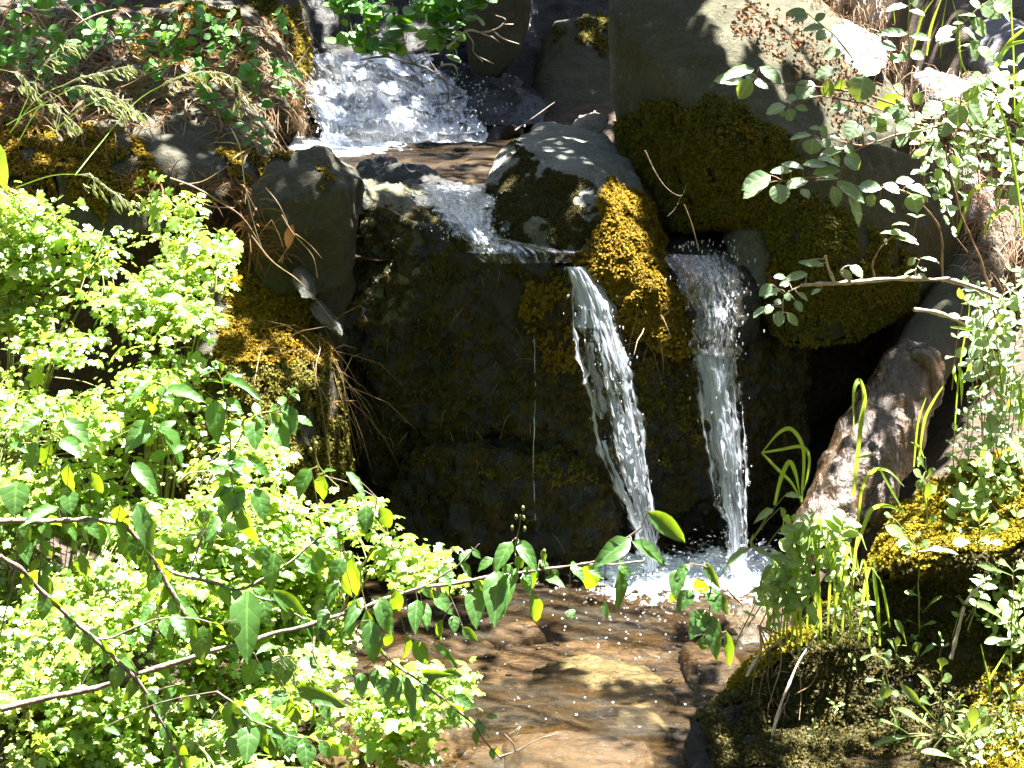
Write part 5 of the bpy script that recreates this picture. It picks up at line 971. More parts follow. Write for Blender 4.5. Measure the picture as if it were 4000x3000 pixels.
s_ = [(1460, 740), (1560, 790), (1640, 860), (1700, 940)]; sprig('low round-leaved sprig tip with bright leaves above the rounded cap boulder', [s_], [(1560, 790, 1490, 810, 60), (1600, 770, 1720, 760, 70), (1620, 820, 1540, 830, 50), (1650, 850, 1700, 840, 75), (1590, 870, 1620, 890, 60), (1660, 900, 1740, 915, 50), (1680, 940, 1710, 960, 45), (1520, 740, 1470, 700, 60), (1600, 900, 1560, 930, 50)], T1, .1)
s_ = [(60, 100), (180, 170), (330, 200), (420, 260)]; sprig('round-leaved sprig trailing across the shaded left corner', [s_], along_items(s_, 24, 75, 55, 50), T1, .3)
s_ = [(900, 60), (1000, 180), (1120, 260), (1180, 400)]; sprig('round-leaved sprig in the middle of the straw bank beside the mossy boulder', [s_], along_items(s_, 26, 75, 58, 55), T1, .5)
s_ = [(1660, 330), (1600, 460), (1640, 600), (1720, 700)]; sprig('round-leaved sprig near the straw tuft left of the upper cascade', [s_], along_items(s_, 20, 65, 50, 50), T1, .5)
s_ = [(640, 90), (760, 150), (900, 260), (1010, 340)]; sprig('small round-leaved sprig on the mossy bank boulder', [s_], along_items(s_, 18, 70, 50, 45), T1, .6)
s_ = [(200, -60), (330, 0), (570, 30), (760, 0), (800, -60)]; sprig('green leaves dipping in from the top edge near the left corner', [s_], along_items(s_, 16, 90, 65, 50), T1, .6)
# --- overhanging shrub branch top centre
r = np.random.default_rng(14); it = []
PL = [(300, -80), (420, 90), (520, 240), (600, 310), (760, 320), (900, 200), (1000, 260), (1170, 370), (1230, 180), (1350, 40), (1360, -80)]
while len(it) < 165:
    u, v = r.uniform(300, 1370), r.uniform(-80, 370)
    if inside(np.array([u]), np.array([v]), PL)[0]:
        th = r.uniform(0, 2 * np.pi); l = r.uniform(60, 125); it.append((u, v, u + math.cos(th) * l, v + math.sin(th) * l * .55, l * r.uniform(.6, .85)))
it += [(340, 240, 440, 260, 50), (520, 300, 600, 310, 50), (600, 290, 640, 340, 60), (650, 280, 780, 290, 60), (680, 320, 740, 340, 50), (1090, 340, 1190, 380, 60), (1030, 260, 1080, 300, 60), (1260, 80, 1330, 150, 90)]
plant('overhanging_branch', 'leafy green branch hanging from the top over the upper cascade', 'branch', [[(700, -120, 1.0), (760, 60, 1.0), (820, 180, 1.0), (840, 260, 1.0)], [(1000, -100, .95), (1000, 80, .95), (1150, 340, .95)], [(760, 60, 1.0), (600, 180, 1.0), (430, 250, 1.0)], [(1000, 80, .95), (1180, 60, .95), (1320, 60, .95)]], [[.006, .003], [.005, .002], [.003, .001]], 'round', 'bark', it, T2, RND, .82, roll=.5)
def twig(label, paths, r0, mat='palebark', T=ID, name='dead_twig', group=None):
    g = []
    for k, p in enumerate(paths): g += tube(smooth_path(L(pxpath(p, T)), 6), [r0 * (1 if k == 0 else .65), r0 * .35], 5, .4)
    o = obj(name, g, M[mat]); return tag(o, label, 'twig', group)
twig('forked pale dead twig in front of the dark gap at the top centre', [[(1100, 300, .9), (1220, 190, .9), (1320, 200, .9), (1420, 170, .9), (1460, 120, .9), (1400, 95, .9)], [(1440, 150, .9), (1510, 150, .9)], [(1310, 205, .9), (1380, 230, .9), (1425, 262, .9)], [(1390, 195, .9), (1450, 240, .9), (1545, 272, .9)]], .004, 'palebark', T2)
twig('tangle of grey dead twigs under the overhanging branch', [[(560, 370, 1.0), (720, 350, 1.0), (860, 390, 1.0), (980, 420, 1.0), (1110, 520, 1.0), (1260, 610, 1.0)], [(850, 220, 1.0), (840, 300, 1.0), (900, 400, 1.0), (1000, 430, 1.0)], [(700, 340, 1.0), (790, 320, 1.0), (850, 260, 1.0)], [(960, 320, 1.0), (1010, 400, 1.0), (1100, 530, 1.0), (1110, 620, 1.0), (1150, 700, 1.0)], [(880, 400, 1.0), (960, 350, 1.0), (1050, 330, 1.0)], [(1000, 520, 1.0), (1040, 600, 1.0), (1045, 690, 1.0)], [(820, 380, 1.0), (900, 440, 1.0), (940, 500, 1.0)]], .0034, 'bark', T2)
twig('white-tipped dead twigs hanging below the right end of the overhanging branch', [[(1060, 400, .9), (1140, 400, .9), (1165, 450, .9), (1150, 490, .9)], [(1210, 190, .9), (1260, 260, .9), (1270, 330, .9), (1390, 395, .9)], [(1270, 330, .9), (1320, 380, .9)]], .0035, 'palebark', T2)
twig('bleached twig leaning at the left edge of the upper cascade', [[(0, 510, .9), (100, 460, .9), (180, 400, .9), (245, 295, .9)], [(60, 480, .9), (50, 600, .9), (10, 740, .9)]], .005, 'palebark', T2)
twig('thin dark stick lying across the far right of the upper pool', [[(1520, 805, .9), (1640, 720, 1.0), (1765, 630, 1.1)]], .003, 'bark', T2)
twig('pale dry twig hanging with curled leaf in front of the left rock column', [[(1480, 820, -.15), (1540, 960, -.16), (1570, 1200, -.17), (1640, 1480, -.18), (1700, 1640, -.18)], [(1570, 1210, -.17), (1640, 1350, -.17)], [(1700, 1200, -.17), (1780, 1300, -.17), (1840, 1420, -.17)]], .0022, 'palebark', T1)
twig('thin branching dry stem fanning down beside the dark cleft', [[(1660, 60, -.2), (1720, 160, -.2), (1840, 300, -.2), (1870, 430, -.2)], [(1600, 90, -.2), (1640, 170, -.2), (1680, 280, -.2), (1720, 345, -.2)], [(1690, 260, -.2), (1640, 340, -.2)], [(1740, 170, -.2), (1820, 230, -.2), (1900, 320, -.2)], [(1600, 90, -.2), (1540, 160, -.2), (1510, 220, -.2)]], .0022, 'straw', T4)
o = obj('curled_leaf', [leaves_px([(1725, 115, 1680, 260, 60), (1670, 290, 1650, 345, 25)], lambda u, v: -.2, OVN, .36, T4, face=1.0)[0]], M['deadleaf']); tag(o, 'pale curled dry leaf caught on the thin stem beside the dark cleft', 'leaf')
twig('long diagonal dry stalk lying over the crest of the moss-covered boulder', [[(1480, 180, -.28), (1600, 330, -.28), (1750, 440, -.26), (1880, 580, -.24), (2010, 750, -.22)]], .0022, 'straw', T4)
twig('red-brown dead stems scattered under the stone with light patches', [[(1090, 1140, -.1), (1250, 1200, -.12), (1420, 1300, -.15), (1560, 1400, -.16), (1700, 1620, -.17)], [(1150, 1180, -.1), (1300, 1160, -.1), (1460, 1060, -.1)], [(1230, 1260, -.12), (1350, 1320, -.12), (1500, 1330, -.14)]], .003, 'straw', T1)
twig('bare grey twigs criss-crossing the shaded top left corner', [[(0, 190, .4), (60, 60, .4), (90, -40, .4)], [(170, 370, .4), (210, 180, .4), (200, 0, .4), (190, -60, .4)], [(180, 0, .4), (260, 130, .4), (350, 270, .4)], [(340, -20, .4), (480, 80, .4), (600, 200, .4)], [(200, 60, .4), (330, 60, .4), (420, -40, .4)], [(340, 180, .4), (420, 120, .4), (380, 230, .4)], [(140, 70, .4), (230, 90, .4), (330, 110, .4)]], .0042, 'palebark', T1)
twig('tan dry stalks leaning across the straw bank at the upper left', [[(300, 340, .3), (450, 190, .35), (600, 100, .4), (740, 60, .45)], [(780, 560, .3), (1020, 450, .3), (1140, 400, .3)], [(1080, 300, .3), (1150, 200, .3), (1180, 120, .3)], [(1530, 520, .2), (1640, 490, .2)], [(850, 360, .3), (1020, 440, .3)], [(1500, 300, .3), (1650, 440, .3), (1850, 560, .3)]], .0045, 'straw', T1)
twig('curved pale twig with rings rising over the dark front of the mossy mound', [[(1680, 1070, -1.20), (1715, 930, -1.19), (1760, 770, -1.18), (1830, 680, -1.16), (1890, 620, -1.15)]], .0058, 'palebark', T7)
twig('white twig running down the mound to the bottom edge', [[(690, 1670, -1.32), (715, 1480, -1.30), (760, 1320, -1.26), (800, 1220, -1.24), (860, 1080, -1.18), (960, 930, -1.08)]], .0052, 'palebark', T7)
twig('short pale twig along the mossy rim of the mound by the water', [[(575, 1165, -1.14), (640, 1060, -1.10), (760, 970, -1.04)]], .005, 'palebark', T7)
twig('thin pale stick end at the bottom of the mound', [[(1370, 1545, -1.27), (1390, 1620, -1.28), (1420, 1680, -1.28)]], .0045, 'palebark', T7)
twig('stout weathered stick pointing left above the log', [[(470, 625, -.6), (600, 642, -.58), (740, 690, -.55), (850, 750, -.52), (950, 820, -.5)]], .0075, 'palebark', R2)
twig('grey dead twig curled at the right bank beyond the log', [[(860, 1215, -.3), (930, 1230, -.3), (1020, 1320, -.3)], [(980, 900, -.5), (1000, 1000, -.5), (1050, 1060, -.5)], [(890, 1020, -.5), (960, 1000, -.5), (1000, 985, -.5)]], .004, 'palebark', R2)
twig('slender stalk rising from the wet ledge by the golden moss flank', [[(560, 1270, .05), (520, 1130, .05), (485, 1040, .05)]], .003, 'straw', T3, 'dry_stalk')
twig('thin curved stem against the mossy belly of the boulder', [[(285, 765, .1), (340, 880, .1), (400, 960, .1), (470, 995, .1), (500, 930, .1)], [(470, 995, .1), (440, 1060, .1), (400, 1100, .1)]], .002, 'bark', T3)
twig('tuft of pale roots dangling in the bush at the centre left', [[(1065, 1625, -1.3), (1120, 1580, -1.3), (1200, 1570, -1.3)], [(1110, 1640, -1.3), (1160, 1590, -1.3), (1230, 1560, -1.3)], [(1180, 1650, -1.3), (1200, 1600, -1.3), (1250, 1560, -1.3)], [(1220, 1659, -1.3), (1240, 1600, -1.3), (1260, 1570, -1.3)]], .003, 'palebark', T4)
# --- grass seed heads, left
def panicle(label, path, T, nsp, seed, w=.0022, side=1.0):
    r = np.random.default_rng(seed); s = smooth_path(L(pxpath(path, T)), 14); root = empty('grass_stalk', s[0], label, 'grass', 'seeding grass stalks on the left bank')
    obj('stem', [blade(s, [w * 1.2, w, w * .5])], M['grass'], root); pos, d, nn, br = [], [], [], []
    for k in range(nsp):
        t = .42 + .58 * (k + .5) / nsp; i = int(t * (len(s) - 1)); p = s[i]; ax = nrm(s[min(i + 1, len(s) - 1)] - s[i - 1]); ln = .055 * (1.15 - t) * r.uniform(.5, 1.2) + .012
        q = p + ax * ln * .8 + np.array([r.normal(0, .4), r.normal(0, .4), r.uniform(-.9, .35)]) * ln; br += tube(smooth_path([p, p + ax * ln * .5 + [0, 0, .004], q], 3), [.0006, .0004], 3)
        for j in range(r.integers(1, 3)): pos.append(p + (q - p) * r.uniform(.55, 1)); d.append(ax * .7 + np.array([r.normal(0, .25), r.normal(0, .25), -.75]))
    pos, d = np.array(pos), np.array(d); n = r.normal(0, 1, pos.shape) + [0, -.6, .3]; X, Yd, Z = frames(d, n); tv, tf = ovate(.22, .12, .5, .4); sz = r.uniform(.017, .030, len(pos))
    obj('seed_head', [instance(tv, tf, pos, X, Yd, Z, sz)] + br, M['seed'], root)
panicle('grass stalk whose seed head nods over the flat grey stone', [(60, 850, -.4), (250, 620, -.35), (480, 520, -.3), (700, 460, -.28), (840, 430, -.28)], T1, 26, 1)
panicle('tallest grass stalk, arching right to hang seeds over the left boulders', [(480, 1120, -.6), (640, 920, -.5), (860, 660, -.4), (1050, 540, -.36), (1230, 480, -.34), (1400, 475, -.33), (1510, 540, -.33), (1550, 700, -.33)], T1, 34, 2)
panicle('grass stalk with a heavy pale seed head leaning right above the mossy boulder', [(40, 800, -.5), (300, 650, -.45), (480, 570, -.42), (680, 600, -.4), (910, 735, -.4)], T1, 30, 3)
panicle('grass stalk entering from the left edge with drooping seeds', [(-60, 440, -.4), (40, 450, -.4), (120, 490, -.4), (220, 590, -.4)], T1, 14, 4)
panicle('low grass stalk bending over the top of the lobed-leaf bush', [(100, 1200, -.7), (350, 1120, -.68), (560, 1130, -.66), (700, 1220, -.66), (850, 1320, -.66)], T1, 26, 5)
panicle('upright grass stalk with a tight seed tuft near the shaded corner', [(100, 800, -.4), (190, 600, -.36), (280, 430, -.34), (400, 310, -.32), (490, 300, -.32)], T1, 20, 6)
panicle('grass stalk arching low across the gap below the flat grey stone', [(300, 880, -.5), (500, 710, -.48), (640, 645, -.46), (760, 680, -.45), (860, 720, -.45)], T1, 20, 7)
panicle('short grass stalk with seeds beside the straw-coloured mossy knob', [(120, 900, -.5), (260, 680, -.46), (380, 720, -.45), (470, 800, -.45)], T1, 16, 8)
def blades(label, items, T, mat='grass', name='grass_tuft', cat='grass', base=None):
    root = empty(name, P(*xf(T, items[0][0][0][:2]), items[0][0][0][2]), label, cat)
    for it in items:
        pth, w = it; s = smooth_path(L(pxpath(pth, T)), 7); wm = .7 * w * T[2] / ppm(s[0][1]); obj('blade', [blade(s, [wm * .6, wm, wm * .9, wm * .15], rr(-.6, .6))], M[mat], root)
    return root
Y = -.35
blades('tall grass blades bending over at the right edge in front of the sandy soil', [([(810, 1680, Y), (870, 1500, Y), (910, 1390, Y), (1000, 1335, Y - .03), (1140, 1360, Y - .06)], 45), ([(1000, 1680, Y), (1060, 1570, Y), (1150, 1505, Y - .03), (1220, 1560, Y - .05), (1235, 1680, Y - .06)], 42), ([(1280, 1700, Y - .2), (1250, 1400, Y - .2), (1180, 1000, Y - .2), (1120, 780, Y - .2), (1085, 690, Y - .2)], 40)], R1)
blades('thin upright grass stems in the dark gap at the top right', [([(1225, 850, -.2), (1215, 400, -.2), (1200, 100, -.2), (1200, -60, -.2)], 18), ([(880, 540, -.1), (830, 400, -.1), (820, 180, -.1), (770, -20, -.1)], 24), ([(590, 400, 0), (620, 200, 0), (700, -20, 0)], 26), ([(690, 420, 0), (700, 200, 0), (740, -40, 0)], 15), ([(500, 340, 0), (560, 120, 0), (650, -20, 0)], 15), ([(360, 170, 0), (350, 60, 0)], 16), ([(480, 400, 0), (540, 150, 0), (575, -30, 0)], 13)], R1)
blades('broad grass leaves arching in from the right edge at the top', [([(1320, 190, -.3), (1200, 290, -.3), (1110, 420, -.32), (1000, 640, -.32)], 42), ([(1330, 290, -.3), (1200, 320, -.3), (1130, 400, -.32), (1080, 520, -.32)], 40), ([(1270, 900, -.35), (1240, 800, -.35), (1290, 700, -.35)], 60)], R1)
blades('single tall grass stem with a wide hanging blade right of the log', [([(740, 1700, -.7), (755, 1350, -.7), (790, 980, -.7), (840, 700, -.7), (850, 560, -.7)], 20), ([(770, 1005, -.72), (795, 1080, -.74), (795, 1285, -.75)], 46), ([(745, 1000, -.7), (745, 1060, -.72), (765, 1140, -.72)], 34), ([(815, 1125, -.7), (860, 985, -.7), (910, 880, -.7), (980, 840, -.7)], 38), ([(720, 745, -.7), (850, 762, -.7), (960, 785, -.7), (1065, 855, -.7)], 30)], R2)
blades('paired upright grass blades in the dark gap behind the mound', [([(470, 1700, -.75), (500, 1400, -.75), (555, 1225, -.75)], 26), ([(500, 1700, -.75), (540, 1400, -.75), (600, 1260, -.75), (692, 1118, -.75)], 32), ([(540, 1640, -.75), (500, 1560, -.76), (450, 1530, -.76)], 24)], R2)
blades('bright grass blades along the right edge above the mound', [([(1215, 1420, -.7), (1190, 1250, -.7), (1100, 1080, -.7), (1000, 880, -.7)], 42), ([(1230, 1350, -.7), (1200, 1180, -.7), (1140, 990, -.7)], 36), ([(1070, 1400, -.7), (1075, 1150, -.7), (1060, 1000, -.7)], 32), ([(1095, 1340, -.7), (1150, 1185, -.7), (1235, 1125, -.7)], 40), ([(1180, 1500, -.7), (1195, 1300, -.7), (1200, 1100, -.7)], 26)], R2)
Y = -.95
blades('looped grass blades folded left above the pool margin', [([(1010, 1330, Y), (1022, 1060, Y), (965, 942, Y - .03), (895, 950, Y - .05), (795, 1062, Y - .06)], 34), ([(795, 1062, Y - .06), (900, 1045, Y - .05), (1010, 1030, Y - .02), (1052, 1085, Y), (1040, 1200, Y), (1010, 1300, Y)], 26), ([(795, 1062, Y - .06), (880, 1150, Y - .04), (960, 1230, Y), (1010, 1330, Y)], 26), ([(865, 1345, Y - .05), (900, 1200, Y - .05), (945, 1112, Y - .04), (980, 1180, Y - .02), (1000, 1290, Y)], 38)], T6)
blades('grass tuft with a doubled-over blade standing before the broken log', [([(1290, 1300, Y), (1310, 1100, Y), (1332, 900, Y), (1350, 760, Y), (1322, 672, Y - .02), (1292, 740, Y - .04), (1292, 920, Y - .04)], 44), ([(1310, 1500, Y), (1340, 1250, Y), (1400, 1160, Y - .03), (1480, 1160, Y - .06), (1565, 1245, Y - .08)], 28), ([(1440, 1160, Y - .05), (1500, 1270, Y - .06), (1565, 1380, Y - .06)], 24), ([(1290, 1620, Y), (1340, 1480, Y), (1390, 1370, Y), (1480, 1350, Y - .05), (1580, 1395, Y - .07)], 36), ([(1310, 1090, Y), (1400, 1072, Y)], 24), ([(1250, 1560, Y), (1230, 1450, Y), (1150, 1420, Y)], 36), ([(1100, 1700, Y - .05), (1080, 1560, Y - .05), (1000, 1400, Y - .05)], 40), ([(1180, 1700, Y - .05), (1150, 1560, Y - .05), (1090, 1470, Y - .05)], 36), ([(1320, 1720, Y - .05), (1290, 1600, Y - .05), (1240, 1540, Y - .05)], 36)], T6)
blades('crossed grass blades on the dark front of the mound', [([(1890, 1340, -1.18), (1885, 1200, -1.18), (1840, 990, -1.18)], 26), ([(1840, 1255, -1.18), (1900, 1160, -1.18), (1990, 1010, -1.18)], 24), ([(2090, 1200, -1.18), (2020, 1280, -1.18), (1970, 1330, -1.18)], 40)], T7)
blades('long drooping grass blades on the upper front of the mound', [([(1295, 1000, -1.06), (1285, 800, -1.06), (1265, 620, -1.04), (1270, 500, -1.02)], 32), ([(1350, 900, -1.06), (1320, 720, -1.06), (1290, 620, -1.04)], 26), ([(1150, 950, -1.02), (1130, 800, -1.02), (1110, 500, -1.0)], 30), ([(770, 960, -1.02), (790, 800, -1.02), (830, 620, -1.0), (840, 560, -1.06)], 26), ([(680, 930, -1.02), (700, 860, -1.02), (760, 790, -1.0)], 40)], T7)
blades('fresh bright grass standing along the water side of the mound crest', [([(u, 1000, -1.02), (u + a * .4, 1000 - h * .6, -1.03), (u + a, 1000 - h, -1.06), (u + a * 1.9, 1000 - h * .86, -1.1)], w) for u, a, h, w in [(735, -40, 380, 24), (790, 30, 500, 24), (850, -50, 700, 26), (900, 20, 600, 24), (960, 10, 700, 26), (1010, 40, 560, 24), (1060, -30, 620, 24), (1130, 50, 600, 24), (760, -60, 420, 30), (820, 40, 560, 34), (870, -30, 640, 34), (930, 50, 520, 30), (980, -40, 600, 32), (1040, 70, 480, 30), (1090, 30, 540, 28), (1180, 60, 420, 26), (1240, -30, 460, 28), (710, -50, 300, 26)]], T7)
twig('tuft of pale roots trailing from the mossy rim over the dark front of the mound', [[(640, 890, -1.03), (655, 1010, -1.1), (620, 1130, -1.12), (600, 1280, -1.14)], [(640, 890, -1.03), (700, 1020, -1.1), (690, 1180, -1.13), (720, 1330, -1.16)], [(640, 890, -1.03), (740, 980, -1.1), (760, 1100, -1.12), (720, 1240, -1.16), (690, 1340, -1.18)], [(640, 890, -1.03), (780, 1000, -1.1), (850, 1100, -1.13), (870, 1250, -1.16), (860, 1400, -1.2)], [(640, 890, -1.03), (680, 1060, -1.12), (650, 1220, -1.15), (640, 1330, -1.17)], [(640, 890, -1.03), (800, 960, -1.08), (950, 1080, -1.13), (930, 1200, -1.16), (840, 1260, -1.18)]], .0032, 'straw', T7, 'root_tuft')
# --- herbs on the mound
def herb(label, base, top, items, Y, T=T7, r0=.0016, tm=SPA, tw=.28, mat='herb'):
    h_ = hit(*xf(T, base)); Y = h_[0][1] - .03 if h_ is not None else Y
    st = [(base[0], base[1], Y), ((base[0] + top[0]) / 2 + rr(-8, 8), (base[1] + top[1]) / 2, Y - .01), (top[0], top[1], Y - .02)]
    return plant('herb_seedling', label, 'herb', [st], [[r0 * 1.3, r0 * .7]], mat, 'stem', items, T, tm, tw, 'young herbs on the mossy mound', .7, roll=.35, dy=.3)
herb('tall herb with a flat whorl of pale leaves over the dark front of the mound', (1510, 900), (1500, 490), [(1500, 480, 1330, 350, 70), (1380, 320, 1320, 285, 40), (1500, 490, 1645, 480, 50), (1500, 490, 1720, 500, 42), (1480, 470, 1390, 440, 65), (1470, 420, 1515, 390, 70), (1500, 500, 1420, 480, 55), (1490, 470, 1560, 440, 50), (1520, 740, 1430, 705, 32), (1530, 820, 1628, 728, 36), (1510, 900, 1440, 860, 36), (1510, 900, 1600, 870, 30), (1505, 940, 1470, 960, 50)], -1.28)
herb('many-leaved herb with spoon-shaped leaves low on the dark mound', (1600, 1490), (1640, 1060), [(1615, 1290, 1505, 1150, 32), (1610, 1210, 1682, 1160, 60), (1620, 1130, 1640, 1065, 60), (1590, 1480, 1250, 1535, 40), (1590, 1460, 1380, 1335, 50), (1595, 1400, 1412, 1210, 45), (1570, 1320, 1515, 1285, 60), (1630, 1300, 1728, 1290, 26), (1570, 1510, 1475, 1535, 62), (1450, 1475, 1270, 1398, 48), (1600, 1250, 1560, 1240, 30), (1600, 1440, 1660, 1400, 40)], -1.48)
herb('tall slim herb near the right edge rising past the curved twig', (2000, 1330), (2020, 560), [(2000, 900, 1818, 758, 48), (2010, 960, 1862, 980, 46), (2010, 760, 2068, 640, 36), (2010, 620, 1828, 558, 38), (2010, 590, 1940, 538, 40), (2000, 1010, 2090, 960, 40), (2010, 1150, 2080, 1100, 40), (2005, 1120, 1960, 1060, 40), (2015, 600, 2090, 560, 40), (2000, 1300, 1950, 1200, 40)], -1.38)
herb('small herb with two round lit leaves left of the spoon-leaved one', (1390, 1450), (1310, 1050), [(1310, 1160, 1330, 1280, 70), (1300, 1060, 1355, 1100, 58), (1290, 1040, 1190, 1075, 55), (1300, 1040, 1360, 1045, 55), (1310, 1230, 1290, 1330, 40), (1350, 1340, 1395, 1450, 60), (1310, 1190, 1210, 1188, 40), (1290, 1060, 1250, 1020, 55), (1330, 1250, 1400, 1260, 40)], -1.4)
herb('leafy herb clump at the bottom right corner of the mound', (1770, 1680), (1760, 1470), [(1760, 1520, 1635, 1480, 70), (1770, 1500, 1738, 1395, 70), (1765, 1480, 1832, 1395, 70), (1780, 1560, 1690, 1430, 60), (1750, 1640, 1525, 1565, 55), (1780, 1500, 1885, 1440, 75), (1780, 1520, 1860, 1530, 75), (1760, 1600, 1660, 1560, 55), (1790, 1480, 1800, 1330, 60), (1800, 1470, 1900, 1380, 60), (1780, 1590, 1850, 1610, 60), (1790, 1440, 1870, 1330, 60)], -1.6)
herb('broad-leaved herb on the bright crest of the mound', (1820, 480), (1830, 330), [(1830, 440, 1690, 440, 62), (1830, 430, 1890, 430, 62), (1840, 350, 1935, 300, 70), (1840, 400, 1950, 345, 60), (1830, 340, 1870, 280, 55), (1850, 380, 1780, 360, 60), (1830, 330, 1790, 280, 60), (1900, 360, 1990, 340, 60), (1840, 450, 1960, 440, 40)], -1.05)
herb('upright herb with cupped leaves at the top of the mound crest', (1545, 400), (1540, -20), [(1540, 120, 1480, 50, 50), (1545, 60, 1500, -20, 40), (1545, 200, 1600, 140, 70), (1540, 260, 1560, 120, 55), (1545, 100, 1590, 40, 40), (1540, 60, 1500, 150, 45), (1545, 350, 1600, 300, 40)], -.85)
herb('little herb with tan-edged leaves on the upper front of the mound', (1380, 1060), (1370, 960), [(1380, 1040, 1340, 960, 36), (1385, 1030, 1390, 950, 36), (1500, 1060, 1490, 980, 60), (1500, 1070, 1590, 990, 30), (1540, 1080, 1560, 1085, 60), (1400, 1060, 1460, 1080, 34), (1440, 1000, 1380, 860, 40), (1440, 1130, 1450, 1090, 50)], -1.32)
herb('herb cluster on the mound rim with pale sunlit leaves', (1150, 950), (1130, 790), [(1130, 800, 1040, 820, 75), (1140, 790, 1280, 770, 50), (1140, 820, 1260, 840, 55), (1120, 800, 1080, 740, 55), (1140, 800, 1150, 730, 60), (1150, 880, 1230, 850, 40), (1140, 860, 1060, 880, 40), (1130, 780, 1190, 720, 60), (1150, 900, 1260, 920, 46), (1100, 820, 1010, 790, 50)], -1.12)
# dense mixed herb clump between log and mound
def clump(label, u0, u1, v0, v1, n, Y, seed, ln=(.02, .05), tm=OVW, mat='herb', h=150):
    r = np.random.default_rng(seed); sg, lv = [], []
    for k in range(n):
        u, v = r.uniform(u0, u1), r.uniform(v0, v1); y = Y + r.uniform(-.1, .1); top = P(u, v, y); lo = P(u + r.uniform(-80, 80), v + r.uniform(.5, 1.1) * h, y + .02)
        s = smooth_path([lo, (lo + top) / 2 + r.normal(0, .008, 3), top], 6); sg += tube(s, [.0018, .0008], 4); pos, X, Yd, Z, sz = shoot_leaves(s, 4, r.uniform(*ln), .5, .1, .3, face=.6); lv.append(instance(tm[0], tm[1], pos, X, Yd, Z, sz))
    root = empty('herb_clump', P((u0 + u1) / 2, v1 + h, Y), label, 'herb'); obj('stem', sg, M['stem'], root); obj('foliage', lv, M[mat], root)
clump('lush pale-green herb clump between the log foot and the mound', 1690, 1830, 1090, 1240, 22, -1.0, 81, (.02, .05), SNW)
clump('bright herb clump hiding the water side of the mound rim', 1640, 1720, 1150, 1300, 10, -1.0, 82, (.02, .045))
clump('herbs with rounded leaves along the right edge of the mound crest', 2080, 2230, 930, 1120, 30, -.8, 83, (.022, .045), SNW)
clump('herbs with small leaves over the right side of the mound', 2110, 2230, 1200, 1500, 24, -1.08, 84, (.02, .038))
clump('low herbs in the bottom right corner on yellow moss', 2050, 2230, 1500, 1640, 34, -1.34, 85, (.02, .038), SPA)
plant('herb_seedling', 'pale two-leaved sprout pushing left over the pool from the mound rim', 'herb', [[(800, 620, -1.05), (720, 530, -1.06), (640, 480, -1.08), (600, 440, -1.1)]], [[.002, .001]], 'herb', 'stem', [(610, 470, 445, 540, 60), (610, 470, 590, 410, 22), (620, 480, 700, 500, 36), (700, 520, 820, 530, 45), (720, 560, 640, 640, 40), (760, 640, 700, 680, 40), (680, 690, 590, 700, 36), (720, 260, 630, 310, 45), (760, 250, 790, 320, 36), (780, 190, 880, 180, 45), (770, 350, 850, 370, 40)], T7, OVW, .62, 'young herbs on the mossy mound')
rs2 = np.random.default_rng(44); k = 0
for (u, v) in [(1900, 1380), (1960, 1300), (2030, 1420), (1850, 1460), (1800, 1540), (1760, 1600), (1990, 1580), (2110, 1350), (1930, 1630), (1720, 1450), (1860, 1340), (2060, 1300)]:
    h_ = hit(u, v)
    if h_ is None: continue
    p, n_ = h_; n = int(rs2.integers(4, 8)); ht = rs2.uniform(.02, .06); s = smooth_path([p - n_ * .01, p + n_ * .01 + [0, 0, ht * .5], p + n_ * .015 + [rs2.normal(0, .01), -.01, ht]], 5)
    pos, X, Yd, Z, sz = shoot_leaves(s, n // 2 + 1, rs2.uniform(.018, .03), .28, 0, .3, face=.6)
    root = empty('moss_seedling', p, 'tiny spoon-leaved seedling sprouting from the dark moss of the mound', 'herb', 'tiny seedlings in the dark moss'); obj('stem', tube(s, [.0012, .0006], 4), M['stem'], root); obj('foliage', [instance(SPA[0], SPA[1], pos, X, Yd, Z, sz)], M['herb'], root)

clump('low round-leaved growth scattered over the shaded upper left bank', 20, 620, 20, 230, 34, .45, 86, (.02, .036), RND, 'round', 70)
clump('green leaves crowding the shaded top left corner', -20, 260, -30, 110, 20, .6, 87, (.022, .04), RND, 'round', 80)
# --- dry grass, needles and litter lying on the banks
def litter(name, label, poly, n, ln, wd, mat, seed, kind='stuff', lift=.25, down=.6, cat=None):
    r = np.random.default_rng(seed); g = []; poly = np.array(poly, float); a, b = poly.min(0), poly.max(0); tries = 0; V, F, off = [], [], 0
    while len(g) < n and tries < n * 6:
        tries += 1; u, v = r.uniform(a[0], b[0]), r.uniform(a[1], b[1])
        if not inside(np.array([u]), np.array([v]), poly)[0]: continue
        h_ = hit(u, v)
        if h_ is None: continue
        p, nn = h_; d = nrm(np.cross(nn, r.normal(0, 1, 3))) + nn * lift * r.random() + np.array([0, -.2, -down]) * r.random(); d = nrm(d); l = r.uniform(*ln)
        q = p + nn * .006; s = np.array([q, q + d * l * .35 + nn * .01 * r.random(), q + d * l * .7 + np.array([0, 0, -.06 * l]), q + d * l + np.array([0, 0, -.22 * l * (1 + lift)])]); w = r.uniform(*wd); g.append(blade(s, [w * .7, w, w * .25], r.normal(0, .4)))
    o = obj(name, g, M[mat]); return tag(o, label, cat, None, kind)
litter('dry_grass', 'mat of dry straw and twigs over the upper left bank', [(-20, 60), (250, 40), (640, 60), (680, 300), (560, 340), (420, 260), (250, 300), (100, 280), (-20, 250)], 2700, (.04, .15), (.0016, .0042), 'straw', 91)
